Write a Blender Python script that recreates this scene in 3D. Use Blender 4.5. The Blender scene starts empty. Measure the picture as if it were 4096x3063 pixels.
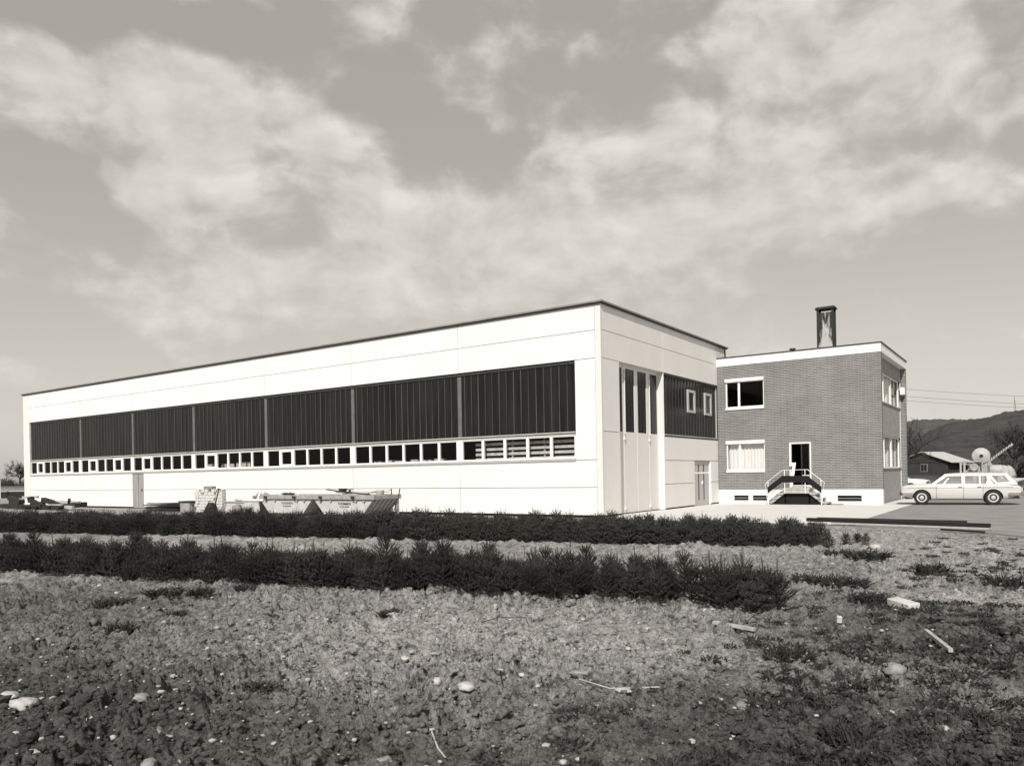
import bpy, bmesh, math, random
import numpy as np
from mathutils import Vector, Matrix

random.seed(7)
RNG = np.random.default_rng(11)
SC = bpy.context.scene
COL = SC.collection
PI = math.pi

# ------------------------------------------------------------------ helpers
def link(o, parent=None):
    COL.objects.link(o)
    if parent is not None:
        o.parent = parent
    return o

def tag(o, label=None, cat=None, group=None, kind=None):
    if label: o['label'] = label
    if cat: o['category'] = cat
    if group: o['group'] = group
    if kind: o['kind'] = kind
    return o

def empty(name, loc=(0, 0, 0), rz=0.0, label=None, cat=None, group=None):
    o = bpy.data.objects.new(name, None)
    o.empty_display_size = 0.2
    o.location = loc
    o.rotation_euler = (0, 0, rz)
    link(o)
    return tag(o, label, cat, group)

class MB:
    """collects shapes, builds ONE mesh object"""
    def __init__(self):
        self.v = []; self.f = []; self.m = []
    def add(self, vs, fs, mi=0):
        o = len(self.v)
        self.v += [tuple(p) for p in vs]
        for f in fs:
            self.f.append(tuple(i + o for i in f)); self.m.append(mi)
        return self
    def box(self, x0, x1, y0, y1, z0, z1, mi=0):
        if x0 > x1: x0, x1 = x1, x0
        if y0 > y1: y0, y1 = y1, y0
        if z0 > z1: z0, z1 = z1, z0
        vs = [(x0,y0,z0),(x1,y0,z0),(x1,y1,z0),(x0,y1,z0),(x0,y0,z1),(x1,y0,z1),(x1,y1,z1),(x0,y1,z1)]
        return self.add(vs, [(0,3,2,1),(4,5,6,7),(0,1,5,4),(1,2,6,5),(2,3,7,6),(3,0,4,7)], mi)
    def obox(self, a, b, w, h, mi=0, up=(0,0,1)):
        """bar from a to b, w wide (sideways), h high (along up)"""
        a = Vector(a); b = Vector(b); d = (b - a).normalized(); up = Vector(up)
        s = d.cross(up)
        if s.length < 1e-4: s = d.cross(Vector((0,1,0)))
        s.normalize(); u = s.cross(d).normalized()
        s = s * w / 2; u = u * h / 2
        vs = [a-s-u, a+s-u, a+s+u, a-s+u, b-s-u, b+s-u, b+s+u, b-s+u]
        return self.add(vs, [(3,2,1,0),(4,5,6,7),(0,1,5,4),(1,2,6,5),(2,3,7,6),(3,0,4,7)], mi)
    def prism(self, poly, axis, a0, a1, mi=0):
        """polygon (2D) extruded along axis; axis 1: poly=(x,z); axis 0: poly=(y,z); axis 2: poly=(x,y)"""
        n = len(poly)
        def P(p, a):
            return (p[0], a, p[1]) if axis == 1 else ((a, p[0], p[1]) if axis == 0 else (p[0], p[1], a))
        vs = [P(p, a0) for p in poly] + [P(p, a1) for p in poly]
        fs = [tuple(range(n))[::-1], tuple(range(n, 2*n))]
        fs += [(i, (i+1) % n, n + (i+1) % n, n + i) for i in range(n)]
        return self.add(vs, fs, mi)
    def tube(self, pts, r, n=6, mi=0, r1=None):
        pts = [Vector(p) for p in pts]; k = len(pts); vs = []; fs = []
        for i, p in enumerate(pts):
            d = (pts[min(i+1, k-1)] - pts[max(i-1, 0)]).normalized()
            a = d.cross(Vector((0,0,1)))
            if a.length < 1e-3: a = d.cross(Vector((0,1,0)))
            a.normalize(); b = d.cross(a)
            rr = r if r1 is None else r + (r1 - r) * i / (k - 1)
            for j in range(n):
                t = 2*PI*j/n
                vs.append(p + a*math.cos(t)*rr + b*math.sin(t)*rr)
        for i in range(k-1):
            for j in range(n):
                fs.append((i*n+j, i*n+(j+1) % n, (i+1)*n+(j+1) % n, (i+1)*n+j))
        fs.append(tuple(range(n))[::-1]); fs.append(tuple((k-1)*n+j for j in range(n)))
        return self.add(vs, fs, mi)
    def lathe(self, prof, axis_o, axis_d, n=24, mi=0, a0=0, a1=2*PI):
        """prof: (dist along axis, radius)"""
        o = Vector(axis_o); d = Vector(axis_d).normalized()
        a = d.cross(Vector((0,0,1)))
        if a.length < 1e-3: a = d.cross(Vector((0,1,0)))
        a.normalize(); b = d.cross(a); vs = []; fs = []
        for (h, r) in prof:
            for j in range(n):
                t = a0 + (a1-a0)*j/n
                vs.append(o + d*h + a*math.cos(t)*r + b*math.sin(t)*r)
        for i in range(len(prof)-1):
            for j in range(n):
                fs.append((i*n+j, (i+1)*n+j, (i+1)*n+(j+1) % n, i*n+(j+1) % n))
        fs.append(tuple(range(n))); fs.append(tuple((len(prof)-1)*n+j for j in range(n))[::-1])
        return self.add(vs, fs, mi)
    def build(self, name, mats, parent=None, smooth=None, bevel=0.0):
        me = bpy.data.meshes.new(name)
        me.from_pydata(self.v, [], self.f)
        if not isinstance(mats, (list, tuple)): mats = [mats]
        for m in mats: me.materials.append(m)
        if len(mats) > 1: me.polygons.foreach_set('material_index', self.m)
        bm = bmesh.new(); bm.from_mesh(me)
        bmesh.ops.recalc_face_normals(bm, faces=bm.faces)
        bm.to_mesh(me); bm.free()
        if smooth is not None:
            me.polygons.foreach_set('use_smooth', [True]*len(me.polygons))
            me.set_sharp_from_angle(angle=math.radians(smooth))
        me.update()
        o = bpy.data.objects.new(name, me); link(o, parent)
        if bevel:
            b = o.modifiers.new('bevel', 'BEVEL'); b.width = bevel; b.segments = 1; b.limit_method = 'ANGLE'
        return o

def np_mesh(name, V, F, mat, parent=None, smooth=False, mi=None):
    """V (n,3) float, F (m,k) int, all faces the same size"""
    V = np.asarray(V, np.float32); F = np.asarray(F, np.int32); k = F.shape[1]
    me = bpy.data.meshes.new(name)
    me.vertices.add(len(V)); me.vertices.foreach_set('co', V.ravel())
    me.loops.add(F.size); me.loops.foreach_set('vertex_index', F.ravel())
    me.polygons.add(len(F))
    me.polygons.foreach_set('loop_start', np.arange(0, F.size, k, dtype=np.int32))
    mats = mat if isinstance(mat, (list, tuple)) else [mat]
    for m in mats: me.materials.append(m)
    if mi is not None: me.polygons.foreach_set('material_index', np.asarray(mi, np.int32))
    if smooth: me.polygons.foreach_set('use_smooth', np.ones(len(F), bool))
    me.update(calc_edges=True); me.validate()
    o = bpy.data.objects.new(name, me)
    return link(o, parent)

def copy_tree(o, parent=None):
    c = o.copy(); COL.objects.link(c)
    if parent is not None: c.parent = parent
    for ch in list(o.children): copy_tree(ch, c)
    return c

# ------------------------------------------------------------------ numpy noise
_P = RNG.permutation(512); _P = np.concatenate([_P, _P, _P])
_A = RNG.uniform(0, 2*PI, 512)
def gnoise(x, y, seed=0):
    x = np.asarray(x, float) + seed*17.31; y = np.asarray(y, float) - seed*9.77
    xi = np.floor(x).astype(int); yi = np.floor(y).astype(int); xf = x - xi; yf = y - yi
    u = xf*xf*xf*(xf*(xf*6-15)+10); w = yf*yf*yf*(yf*(yf*6-15)+10)
    def g(i, j, dx, dy):
        a = _A[_P[_P[(xi+i) & 511] + ((yi+j) & 511)]]
        return np.cos(a)*dx + np.sin(a)*dy
    n00 = g(0,0,xf,yf); n10 = g(1,0,xf-1,yf); n01 = g(0,1,xf,yf-1); n11 = g(1,1,xf-1,yf-1)
    return (n00*(1-u)+n10*u)*(1-w) + (n01*(1-u)+n11*u)*w
def fbm(x, y, oct=4, seed=0):
    s = 0; a = 1
    for i in range(oct):
        s = s + a*gnoise(x*2**i, y*2**i, seed+i); a *= .5
    return s
def sstep(a, b, x):
    t = np.clip((np.asarray(x, float)-a)/(b-a), 0, 1); return t*t*(3-2*t)

# ------------------------------------------------------------------ materials
TINT = (1.0, .982, .950)
def gray(v, k=1.0): return (v*TINT[0], v*TINT[1], v*TINT[2]*k, 1)

def new_mat(name):
    m = bpy.data.materials.new(name); m.use_nodes = True
    nt = m.node_tree; b = nt.nodes['Principled BSDF']
    return m, nt, b

def N(nt, t, **kw):
    n = nt.nodes.new(t)
    for k, v in kw.items(): setattr(n, k, v)
    return n

def mat(name, v, rough=.8, var=.0, scale=3.0, bump=0.0, bscale=40.0, metal=0.0, stretch=(1,1,1), spec=.3, detail=6, v2=None):
    """grey surface with noise variation (v-var .. v+var) and noise bump"""
    m, nt, b = new_mat(name)
    b.inputs['Roughness'].default_value = rough; b.inputs['Metallic'].default_value = metal
    b.inputs['Specular IOR Level'].default_value = spec
    b.inputs['Base Color'].default_value = gray(v)
    tc = N(nt, 'ShaderNodeTexCoord'); mp = N(nt, 'ShaderNodeMapping')
    mp.inputs['Scale'].default_value = stretch
    nt.links.new(tc.outputs['Object'], mp.inputs['Vector'])
    if var or v2:
        n = N(nt, 'ShaderNodeTexNoise'); n.inputs['Scale'].default_value = scale; n.inputs['Detail'].default_value = detail
        n.inputs['Roughness'].default_value = .65
        nt.links.new(mp.outputs[0], n.inputs['Vector'])
        r = N(nt, 'ShaderNodeValToRGB')
        lo, hi = (v-var, v+var) if v2 is None else (v, v2)
        r.color_ramp.elements[0].position = .3; r.color_ramp.elements[0].color = gray(max(lo, .002))
        r.color_ramp.elements[1].position = .7; r.color_ramp.elements[1].color = gray(hi)
        nt.links.new(n.outputs['Fac'], r.inputs[0]); nt.links.new(r.outputs[0], b.inputs['Base Color'])
    if bump:
        n2 = N(nt, 'ShaderNodeTexNoise'); n2.inputs['Scale'].default_value = bscale; n2.inputs['Detail'].default_value = 5
        nt.links.new(mp.outputs[0], n2.inputs['Vector'])
        bp = N(nt, 'ShaderNodeBump'); bp.inputs['Strength'].default_value = bump; bp.inputs['Distance'].default_value = .02
        nt.links.new(n2.outputs['Fac'], bp.inputs['Height']); nt.links.new(bp.outputs[0], b.inputs['Normal'])
    return m

def glass_mat(name, tint=.55, refl=.12, rough=.02):
    m, nt, b = new_mat(name); nt.nodes.remove(b)
    out = nt.nodes['Material Output']
    t = N(nt, 'ShaderNodeBsdfTransparent'); t.inputs[0].default_value = (tint, tint, tint, 1)
    g = N(nt, 'ShaderNodeBsdfGlossy'); g.inputs['Roughness'].default_value = rough; g.inputs['Color'].default_value = gray(.9)
    fr = N(nt, 'ShaderNodeFresnel'); fr.inputs['IOR'].default_value = 1.45
    ad = N(nt, 'ShaderNodeMath', operation='MULTIPLY'); ad.inputs[1].default_value = refl/.04
    ad.use_clamp = True
    mx = N(nt, 'ShaderNodeMixShader'); ge = N(nt, 'ShaderNodeNewGeometry')
    fs = N(nt, 'ShaderNodeMath', operation='SUBTRACT'); fs.inputs[0].default_value = 1; nt.links.new(ge.outputs['Backfacing'], fs.inputs[1])
    fm = N(nt, 'ShaderNodeMath', operation='MULTIPLY'); nt.links.new(fs.outputs[0], fm.inputs[1])
    nt.links.new(fr.outputs[0], ad.inputs[0]); nt.links.new(ad.outputs[0], fm.inputs[0]); nt.links.new(fm.outputs[0], mx.inputs[0])
    nt.links.new(t.outputs[0], mx.inputs[1]); nt.links.new(g.outputs[0], mx.inputs[2])
    nt.links.new(mx.outputs[0], out.inputs[0])
    return m

M = {}
M['panel'] = mat('white_concrete_panel', .69, .75, .028, .8, .12, 60, stretch=(1,1,.7), detail=9)
M['post'] = mat('pale_concrete_post', .62, .8, .04, 2.5, .15, 50)
M['white'] = mat('white_paint', .80, .45, .02, 4)
M['frame_grey'] = mat('grey_frame', .42, .5, .03, 4)
M['eave'] = mat('eave_metal', .20, .5, .03, 3)
M['dark_metal'] = mat('dark_metal', .035, .55, .01, 5)
M['black'] = mat('black_paint', .012, .6, .003, 5)
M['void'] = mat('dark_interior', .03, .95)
M['floor_in'] = mat('interior_floor', .05, .9, .015, 2)
M['gate'] = mat('gate_leaf_paint', .66, .6, .015, 1.5)
M['door_grey'] = mat('grey_door', .27, .6, .06, 3, stretch=(6,6,.4))
M['profiled'] = mat('profiled_glass', .010, .22, .007, 1.2, .10, 2.2, spec=.25, stretch=(3,3,.25))
M['rib'] = mat('profiled_rib', .055, .5, .03, 1.6, spec=.15, stretch=(2.5,2.5,.12))
M['col'] = mat('grey_column', .12, .6, .02, 3)
M['glass'] = glass_mat('window_glass', .93, .018, .01)
M['carglass'] = glass_mat('car_glass', .95, .38, .01)
M['curtain'] = mat('curtain_cloth', .72, .95, .06, 6, stretch=(3,3,.2))
M['spandrel'] = mat('grey_concrete_spandrel', .30, .85, .05, 2.2, .2, 40, stretch=(1,1,3))
M['plinth'] = mat('plinth_concrete', .70, .85, .06, 2.5, .2, 40)
M['roof'] = mat('roof_felt', .06, .95, .02, 2)
M['cap'] = mat('soot_cap', .03, .9, .012, 6)
M['step'] = mat('step_stone', .36, .85, .06, 5, .2, 40)
M['mesh_black'] = mat('black_panel', .008, .9, .002, 5)
M['pave'] = mat('pavement_concrete', .54, .9, .05, .8, .15, 60, stretch=(1,2,1))
M['asphalt'] = mat('asphalt', .21, .9, .05, 1.1, .25, 90, stretch=(.8,1.25,1))
M['skip'] = mat('skip_paint', .44, .6, .07, 3, .1, 30)
M['skip_rim'] = mat('skip_rim_paint', .28, .6, .08, 4)
M['skip_dark'] = mat('rim_shadow_paint', .06, .8, .02, 4)
M['ink'] = mat('black_lettering', .01, .7)
M['block'] = mat('pale_block', .48, .9, .13, 5, .3, 30)
M['timber'] = mat('dark_timber', .022, .85, .010, 6, .2, 30, stretch=(1,1,6))
M['plank'] = mat('pale_plank', .36, .8, .10, 8, stretch=(1,6,6))
M['stick'] = mat('pale_stick', .34, .85, .1, 10)
M['rock'] = mat('pale_rock', .36, .9, .12, 12, .4, 50)
M['rockg'] = mat('grey_rock', .21, .9, .08, 12, .4, 50)
M['spruce'] = mat('spruce_needles', .042, .8, .022, 30, spec=.1)
def vary(m, lo, hi):      # each plant its own tone
    nt = m.node_tree; b = nt.nodes['Principled BSDF']; src = b.inputs['Base Color'].links[0].from_socket
    oi = N(nt, 'ShaderNodeObjectInfo'); mr = N(nt, 'ShaderNodeMapRange'); mr.inputs[3].default_value = lo; mr.inputs[4].default_value = hi
    nt.links.new(oi.outputs['Random'], mr.inputs[0]); mu = N(nt, 'ShaderNodeMix', data_type='RGBA', blend_type='MULTIPLY'); mu.inputs[0].default_value = 1
    nt.links.new(src, mu.inputs[6]); nt.links.new(mr.outputs[0], mu.inputs[7]); nt.links.new(mu.outputs[2], b.inputs['Base Color'])
vary(M['spruce'], .55, 1.35)
M['hub'] = mat('hubcap', .42, .3, .08, 12, spec=.6)
M['bark'] = mat('bark', .05, .9, .02, 20)
M['twig'] = mat('bare_twigs', .05, .9, .01, 20)
M['weed'] = mat('weed_leaves', .034, .85, .018, 9, spec=.2)
M['carpaint'] = mat('pale_car_paint', .48, .30, .01, 1, spec=.5)
M['carwhite'] = mat('white_car_paint', .78, .30, .01, 1, spec=.5)
M['cardark'] = mat('dark_car_paint', .07, .30, .01, 1, spec=.5)
M['cargrey'] = mat('grey_car_paint', .24, .35, .01, 1, spec=.5)
M['chrome'] = mat('chrome', .62, .18, 0, 1, metal=1.0)
M['rubber'] = mat('tyre_rubber', .02, .85, .006, 12)
M['trim'] = mat('dark_trim', .05, .5)
M['seat'] = mat('seat_cloth', .30, .9, .03, 10)
M['lampglass'] = mat('lamp_lens', .40, .15, .05, 20, spec=.6)
M['shedwood'] = mat('shed_boards', .040, .9, .015, 1.2, stretch=(4,4,.3))
M['shedroof'] = mat('shed_roof_sheet', .40, .7, .06, 1.5)
M['machine'] = mat('machine_paint', .30, .6, .06, 4)
M['machine_l'] = mat('pale_machine_paint', .36, .6, .05, 4)
M['heap'] = mat('tarpaulin', .34, .9, .12, 5, .4, 8)
M['wire'] = mat('wire_metal', .10, .6)

# brick: courses with dark bed joints, pale upright joints
def brick_mat():
    m, nt, b = new_mat('long_brick')
    b.inputs['Roughness'].default_value = .85; b.inputs['Specular IOR Level'].default_value = .25
    tc = N(nt, 'ShaderNodeTexCoord'); sp = N(nt, 'ShaderNodeSeparateXYZ'); nt.links.new(tc.outputs['Object'], sp.inputs[0])
    add = N(nt, 'ShaderNodeMath', operation='ADD'); nt.links.new(sp.outputs['X'], add.inputs[0]); nt.links.new(sp.outputs['Y'], add.inputs[1])
    cb = N(nt, 'ShaderNodeCombineXYZ'); nt.links.new(add.outputs[0], cb.inputs['X']); nt.links.new(sp.outputs['Z'], cb.inputs['Y'])
    br = N(nt, 'ShaderNodeTexBrick'); nt.links.new(cb.outputs[0], br.inputs['Vector'])
    br.offset = .37; br.squash = 1.0
    br.inputs['Scale'].default_value = 1.0; br.inputs['Brick Width'].default_value = .30; br.inputs['Row Height'].default_value = .0775
    br.inputs['Mortar Size'].default_value = .006; br.inputs['Mortar Smooth'].default_value = .1; br.inputs['Bias'].default_value = 0
    br.inputs['Color1'].default_value = gray(.215); br.inputs['Color2'].default_value = gray(.255); br.inputs['Mortar'].default_value = gray(.42)
    ns = N(nt, 'ShaderNodeTexNoise'); ns.inputs['Scale'].default_value = 1.3; ns.inputs['Detail'].default_value = 5
    nt.links.new(tc.outputs['Object'], ns.inputs['Vector'])
    ml = N(nt, 'ShaderNodeMapRange'); ml.inputs[1].default_value = .3; ml.inputs[2].default_value = .7; ml.inputs[3].default_value = .90; ml.inputs[4].default_value = 1.10
    nt.links.new(ns.outputs['Fac'], ml.inputs[0])
    mu = N(nt, 'ShaderNodeMix', data_type='RGBA', blend_type='MULTIPLY'); mu.inputs[0].default_value = 1
    nt.links.new(br.outputs['Color'], mu.inputs[6]); nt.links.new(ml.outputs[0], mu.inputs[7])
    # dark bed joint
    dv = N(nt, 'ShaderNodeMath', operation='DIVIDE'); dv.inputs[1].default_value = .0775; nt.links.new(sp.outputs['Z'], dv.inputs[0])
    fr = N(nt, 'ShaderNodeMath', operation='FRACT'); nt.links.new(dv.outputs[0], fr.inputs[0])
    a = N(nt, 'ShaderNodeMath', operation='SUBTRACT'); a.inputs[1].default_value = .5; nt.links.new(fr.outputs[0], a.inputs[0])
    ab = N(nt, 'ShaderNodeMath', operation='ABSOLUTE'); nt.links.new(a.outputs[0], ab.inputs[0])
    jr = N(nt, 'ShaderNodeMapRange'); jr.inputs[1].default_value = .33; jr.inputs[2].default_value = .40; nt.links.new(ab.outputs[0], jr.inputs[0])
    mx = N(nt, 'ShaderNodeMix', data_type='RGBA'); nt.links.new(jr.outputs[0], mx.inputs[0])
    nt.links.new(mu.outputs[2], mx.inputs[6]); mx.inputs[7].default_value = gray(.035)
    nt.links.new(mx.outputs[2], b.inputs['Base Color'])
    inv = N(nt, 'ShaderNodeMath', operation='SUBTRACT'); inv.inputs[0].default_value = 1; nt.links.new(jr.outputs[0], inv.inputs[1])
    bp = N(nt, 'ShaderNodeBump'); bp.inputs['Strength'].default_value = .5; bp.inputs['Distance'].default_value = .01
    nt.links.new(inv.outputs[0], bp.inputs['Height']); nt.links.new(bp.outputs[0], b.inputs['Normal'])
    return m
M['brick'] = brick_mat()

def soot_mat():
    """chimney: sooty streaks running down, pale bare concrete in the middle of the face"""
    m, nt, b = new_mat('sooty_chimney'); b.inputs['Roughness'].default_value = .9
    tc = N(nt, 'ShaderNodeTexCoord'); sp = N(nt, 'ShaderNodeSeparateXYZ'); nt.links.new(tc.outputs['Object'], sp.inputs[0])
    mp = N(nt, 'ShaderNodeMapping'); mp.inputs['Scale'].default_value = (10, 10, 2.0); nt.links.new(tc.outputs['Object'], mp.inputs[0])
    n = N(nt, 'ShaderNodeTexNoise'); n.inputs['Scale'].default_value = 1.2; n.inputs['Detail'].default_value = 6; nt.links.new(mp.outputs[0], n.inputs['Vector'])
    # object space: x across the face (centre 4.865), z 7.1 .. 8.97
    sx = N(nt, 'ShaderNodeMath', operation='SUBTRACT'); sx.inputs[1].default_value = 4.885; nt.links.new(sp.outputs['X'], sx.inputs[0])
    ax = N(nt, 'ShaderNodeMath', operation='ABSOLUTE'); nt.links.new(sx.outputs[0], ax.inputs[0])
    rx = N(nt, 'ShaderNodeMapRange'); rx.inputs[1].default_value = .14; rx.inputs[2].default_value = .34; nt.links.new(ax.outputs[0], rx.inputs[0])
    rz = N(nt, 'ShaderNodeMapRange'); rz.inputs[1].default_value = 7.3; rz.inputs[2].default_value = 8.9; nt.links.new(sp.outputs['Z'], rz.inputs[0])
    s1 = N(nt, 'ShaderNodeMath', operation='MULTIPLY_ADD'); s1.inputs[1].default_value = 1.05; nt.links.new(rx.outputs[0], s1.inputs[0]); nt.links.new(rz.outputs[0], s1.inputs[2])
    s2 = N(nt, 'ShaderNodeMath', operation='MULTIPLY_ADD'); s2.inputs[1].default_value = 2.6; nt.links.new(n.outputs['Fac'], s2.inputs[0]); nt.links.new(s1.outputs[0], s2.inputs[2])
    r = N(nt, 'ShaderNodeValToRGB'); r.color_ramp.elements[0].position = 1.60/3; r.color_ramp.elements[0].color = gray(.40)
    r.color_ramp.elements[1].position = 2.25/3; r.color_ramp.elements[1].color = gray(.02)
    hf = N(nt, 'ShaderNodeMath', operation='MULTIPLY'); hf.inputs[1].default_value = 1/3; nt.links.new(s2.outputs[0], hf.inputs[0])
    nt.links.new(hf.outputs[0], r.inputs[0]); nt.links.new(r.outputs[0], b.inputs['Base Color'])
    return m
M['soot'] = soot_mat()

def soil_mat():
    m, nt, b = new_mat('crumbly_soil'); b.inputs['Roughness'].default_value = .95; b.inputs['Specular IOR Level'].default_value = .1
    tc = N(nt, 'ShaderNodeTexCoord')
    def noise(s, d=6, r=.6):
        n = N(nt, 'ShaderNodeTexNoise'); n.inputs['Scale'].default_value = s; n.inputs['Detail'].default_value = d; n.inputs['Roughness'].default_value = r
        nt.links.new(tc.outputs['Object'], n.inputs['Vector']); return n
    big = noise(.55, 3); mid = noise(5, 6, .7); fin = noise(45, 5, .7)
    # damp and dry patches; dark left ones also paint in light falloff
    def patch(cx, cy, rx, ry):
        mp = N(nt, 'ShaderNodeMapping'); mp.vector_type = 'POINT'
        mp.inputs['Location'].default_value = (-cx/rx, -cy/ry, 0); mp.inputs['Scale'].default_value = (1/rx, 1/ry, 0)
        nt.links.new(tc.outputs['Object'], mp.inputs[0])
        ln = N(nt, 'ShaderNodeVectorMath', operation='LENGTH'); nt.links.new(mp.outputs[0], ln.inputs[0])
        wob = N(nt, 'ShaderNodeMath', operation='MULTIPLY_ADD'); wob.inputs[1].default_value = 1.6
        nt.links.new(mid2.outputs['Fac'], wob.inputs[0]); nt.links.new(ln.outputs['Value'], wob.inputs[2])
        mr = N(nt, 'ShaderNodeMapRange'); mr.interpolation_type = 'SMOOTHSTEP'
        mr.inputs[1].default_value = 1.1; mr.inputs[2].default_value = 2.3; mr.inputs[3].default_value = 1; mr.inputs[4].default_value = 0
        nt.links.new(wob.outputs[0], mr.inputs[0]); return mr.outputs[0]
    mid2 = noise(1.6, 5)
    def mixv(base, fac, val, k):
        q = N(nt, 'ShaderNodeMath', operation='MULTIPLY'); q.inputs[1].default_value = k; nt.links.new(fac, q.inputs[0])
        mx = N(nt, 'ShaderNodeMix', data_type='FLOAT'); nt.links.new(q.outputs[0], mx.inputs[0])
        nt.links.new(base, mx.inputs[2]); mx.inputs[3].default_value = val; return mx.outputs[0]
    r = N(nt, 'ShaderNodeMapRange'); r.inputs[1].default_value = .3; r.inputs[2].default_value = .7; r.inputs[3].default_value = .24; r.inputs[4].default_value = .40
    nt.links.new(big.outputs['Fac'], r.inputs[0]); v = r.outputs[0]
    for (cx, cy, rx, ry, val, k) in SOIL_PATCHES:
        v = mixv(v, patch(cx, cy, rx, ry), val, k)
    vf = noise(170, 3, .7)
    for n, lo, hi in ((mid, .62, 1.38), (fin, .60, 1.40), (vf, .62, 1.38)):
        mr = N(nt, 'ShaderNodeMapRange'); mr.inputs[1].default_value = .32; mr.inputs[2].default_value = .68; mr.inputs[3].default_value = lo; mr.inputs[4].default_value = hi
        nt.links.new(n.outputs['Fac'], mr.inputs[0])
        mu = N(nt, 'ShaderNodeMath', operation='MULTIPLY'); nt.links.new(v, mu.inputs[0]); nt.links.new(mr.outputs[0], mu.inputs[1]); v = mu.outputs[0]
    # dark specks painting in shaded pits, along with humus crumbs and weed litter
    for sc_, lo_, hi_, dk in ((7, .40, .47, .42), (26, .41, .47, .50)):
        h = noise(sc_, 9, .72); mr = N(nt, 'ShaderNodeMapRange'); mr.inputs[1].default_value = lo_; mr.inputs[2].default_value = hi_; mr.inputs[3].default_value = dk; mr.inputs[4].default_value = 1
        nt.links.new(h.outputs['Fac'], mr.inputs[0]); mu = N(nt, 'ShaderNodeMath', operation='MULTIPLY'); nt.links.new(v, mu.inputs[0]); nt.links.new(mr.outputs[0], mu.inputs[1]); v = mu.outputs[0]
    cc = N(nt, 'ShaderNodeCombineColor')
    for i, t in enumerate(TINT):
        q = N(nt, 'ShaderNodeMath', operation='MULTIPLY'); q.inputs[1].default_value = t; nt.links.new(v, q.inputs[0]); nt.links.new(q.outputs[0], cc.inputs[i])
    nt.links.new(cc.outputs[0], b.inputs['Base Color'])
    hb = noise(34, 10, .85)
    bp = N(nt, 'ShaderNodeBump'); bp.inputs['Strength'].default_value = 1.0; bp.inputs['Distance'].default_value = .045
    nt.links.new(hb.outputs['Fac'], bp.inputs['Height']); nt.links.new(bp.outputs[0], b.inputs['Normal'])
    return m
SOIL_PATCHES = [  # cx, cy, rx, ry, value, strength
    (7.0, -22.1, 3.4, 1.4, .10, .9),     # damp gravelly corner, with light falloff painted in
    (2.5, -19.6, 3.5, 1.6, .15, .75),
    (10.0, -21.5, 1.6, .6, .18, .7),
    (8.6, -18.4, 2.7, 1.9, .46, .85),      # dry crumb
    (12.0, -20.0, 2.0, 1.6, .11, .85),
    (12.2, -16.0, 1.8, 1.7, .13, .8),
    (12.5, -13.8, 1.0, .5, .50, .9),       # sand
    (12.9, -9.0, 2.0, 4.5, .40, .8),
    (10.0, -6.5, 3.0, 2.5, .38, .7),
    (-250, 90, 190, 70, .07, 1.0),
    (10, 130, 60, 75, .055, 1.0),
]
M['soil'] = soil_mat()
M['clod'] = mat('soil_clod', .17, .95, .07, 14, .5, 60)
M['pebble'] = mat('pebble', .34, .85, .14, 9, .2, 60)

# ------------------------------------------------------------------ ground
CAM = Vector((12.969, -24.489, 1.603)); CX, CY = CAM.x, CAM.y
FA = math.atan2(-.57, .822)     # heading of the camera (clockwise from +Y)
def yard_edge(x):
    x = np.asarray(x, float)
    e = np.where(x < 8.6, -.75, np.interp(x, [8.6, 9.2, 11.4, 12.7, 20, 60], [-.9, -1.9, -2.5, -3.8, -6.5, -14]))
    return e
def ground_z(x, y, detail=True):
    x = np.asarray(x, float); y = np.asarray(y, float)
    r = np.hypot(x-CX, y-CY)
    m = sstep(0, 1.6, yard_edge(x) - y)                       # 1 in the field, 0 in the yard
    m = np.where(x < -47, np.maximum(m, sstep(-47, -50, x)), m)
    near = 1 - sstep(12, 45, r)
    z = -.035 + .03*m
    z = z + m*.055*fbm(x*.75, y*.75, 3, 3)*(1-.6*sstep(20, 60, r))
    z = z + m*near*.075*(np.abs(gnoise(x*1.9, y*1.9, 20)) - .22)
    rough = .45 + 1.2*np.clip(.5 + 1.4*gnoise(x*.7, y*.7, 13), 0, 1)
    wx = x + .10*gnoise(x*3, y*3, 8); wy = y + .10*gnoise(x*3, y*3, 18)
    z = z + m*near*rough*(.075*gnoise(wx*3.4, wy*3.4, 5) + .055*gnoise(wx*7.5, wy*7.5, 6))
    if detail:
        fine = 1 - sstep(12, 32, r)
        q = gnoise(wx*15, wy*15, 7)
        z = z + m*fine*rough*(.050*q + .036*gnoise(x*31, y*31, 9) + .022*gnoise(x*63, y*63, 10))
        z = z + m*fine*.030*sstep(.12, .22, gnoise(wx*6 + 7, wy*6, 15) + .3*q)*rough       # broken clods with steep edges
    # soil thrown up along the two beds, a small mound, an animal burrow
    s = (x*.198 - y*.980)                                     # across the near bed
    z = z + m*.04*np.exp(-((x-7.2)**2+(y+9.7)**2)/.25)*5*.6
    z = z - m*.16*np.exp(-((x-12.01)**2+(y+19.62)**2)/.018)
    z = z + .78*sstep(70, 230, np.where(x < 0, r, 0)) + m*0
    return z
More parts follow.
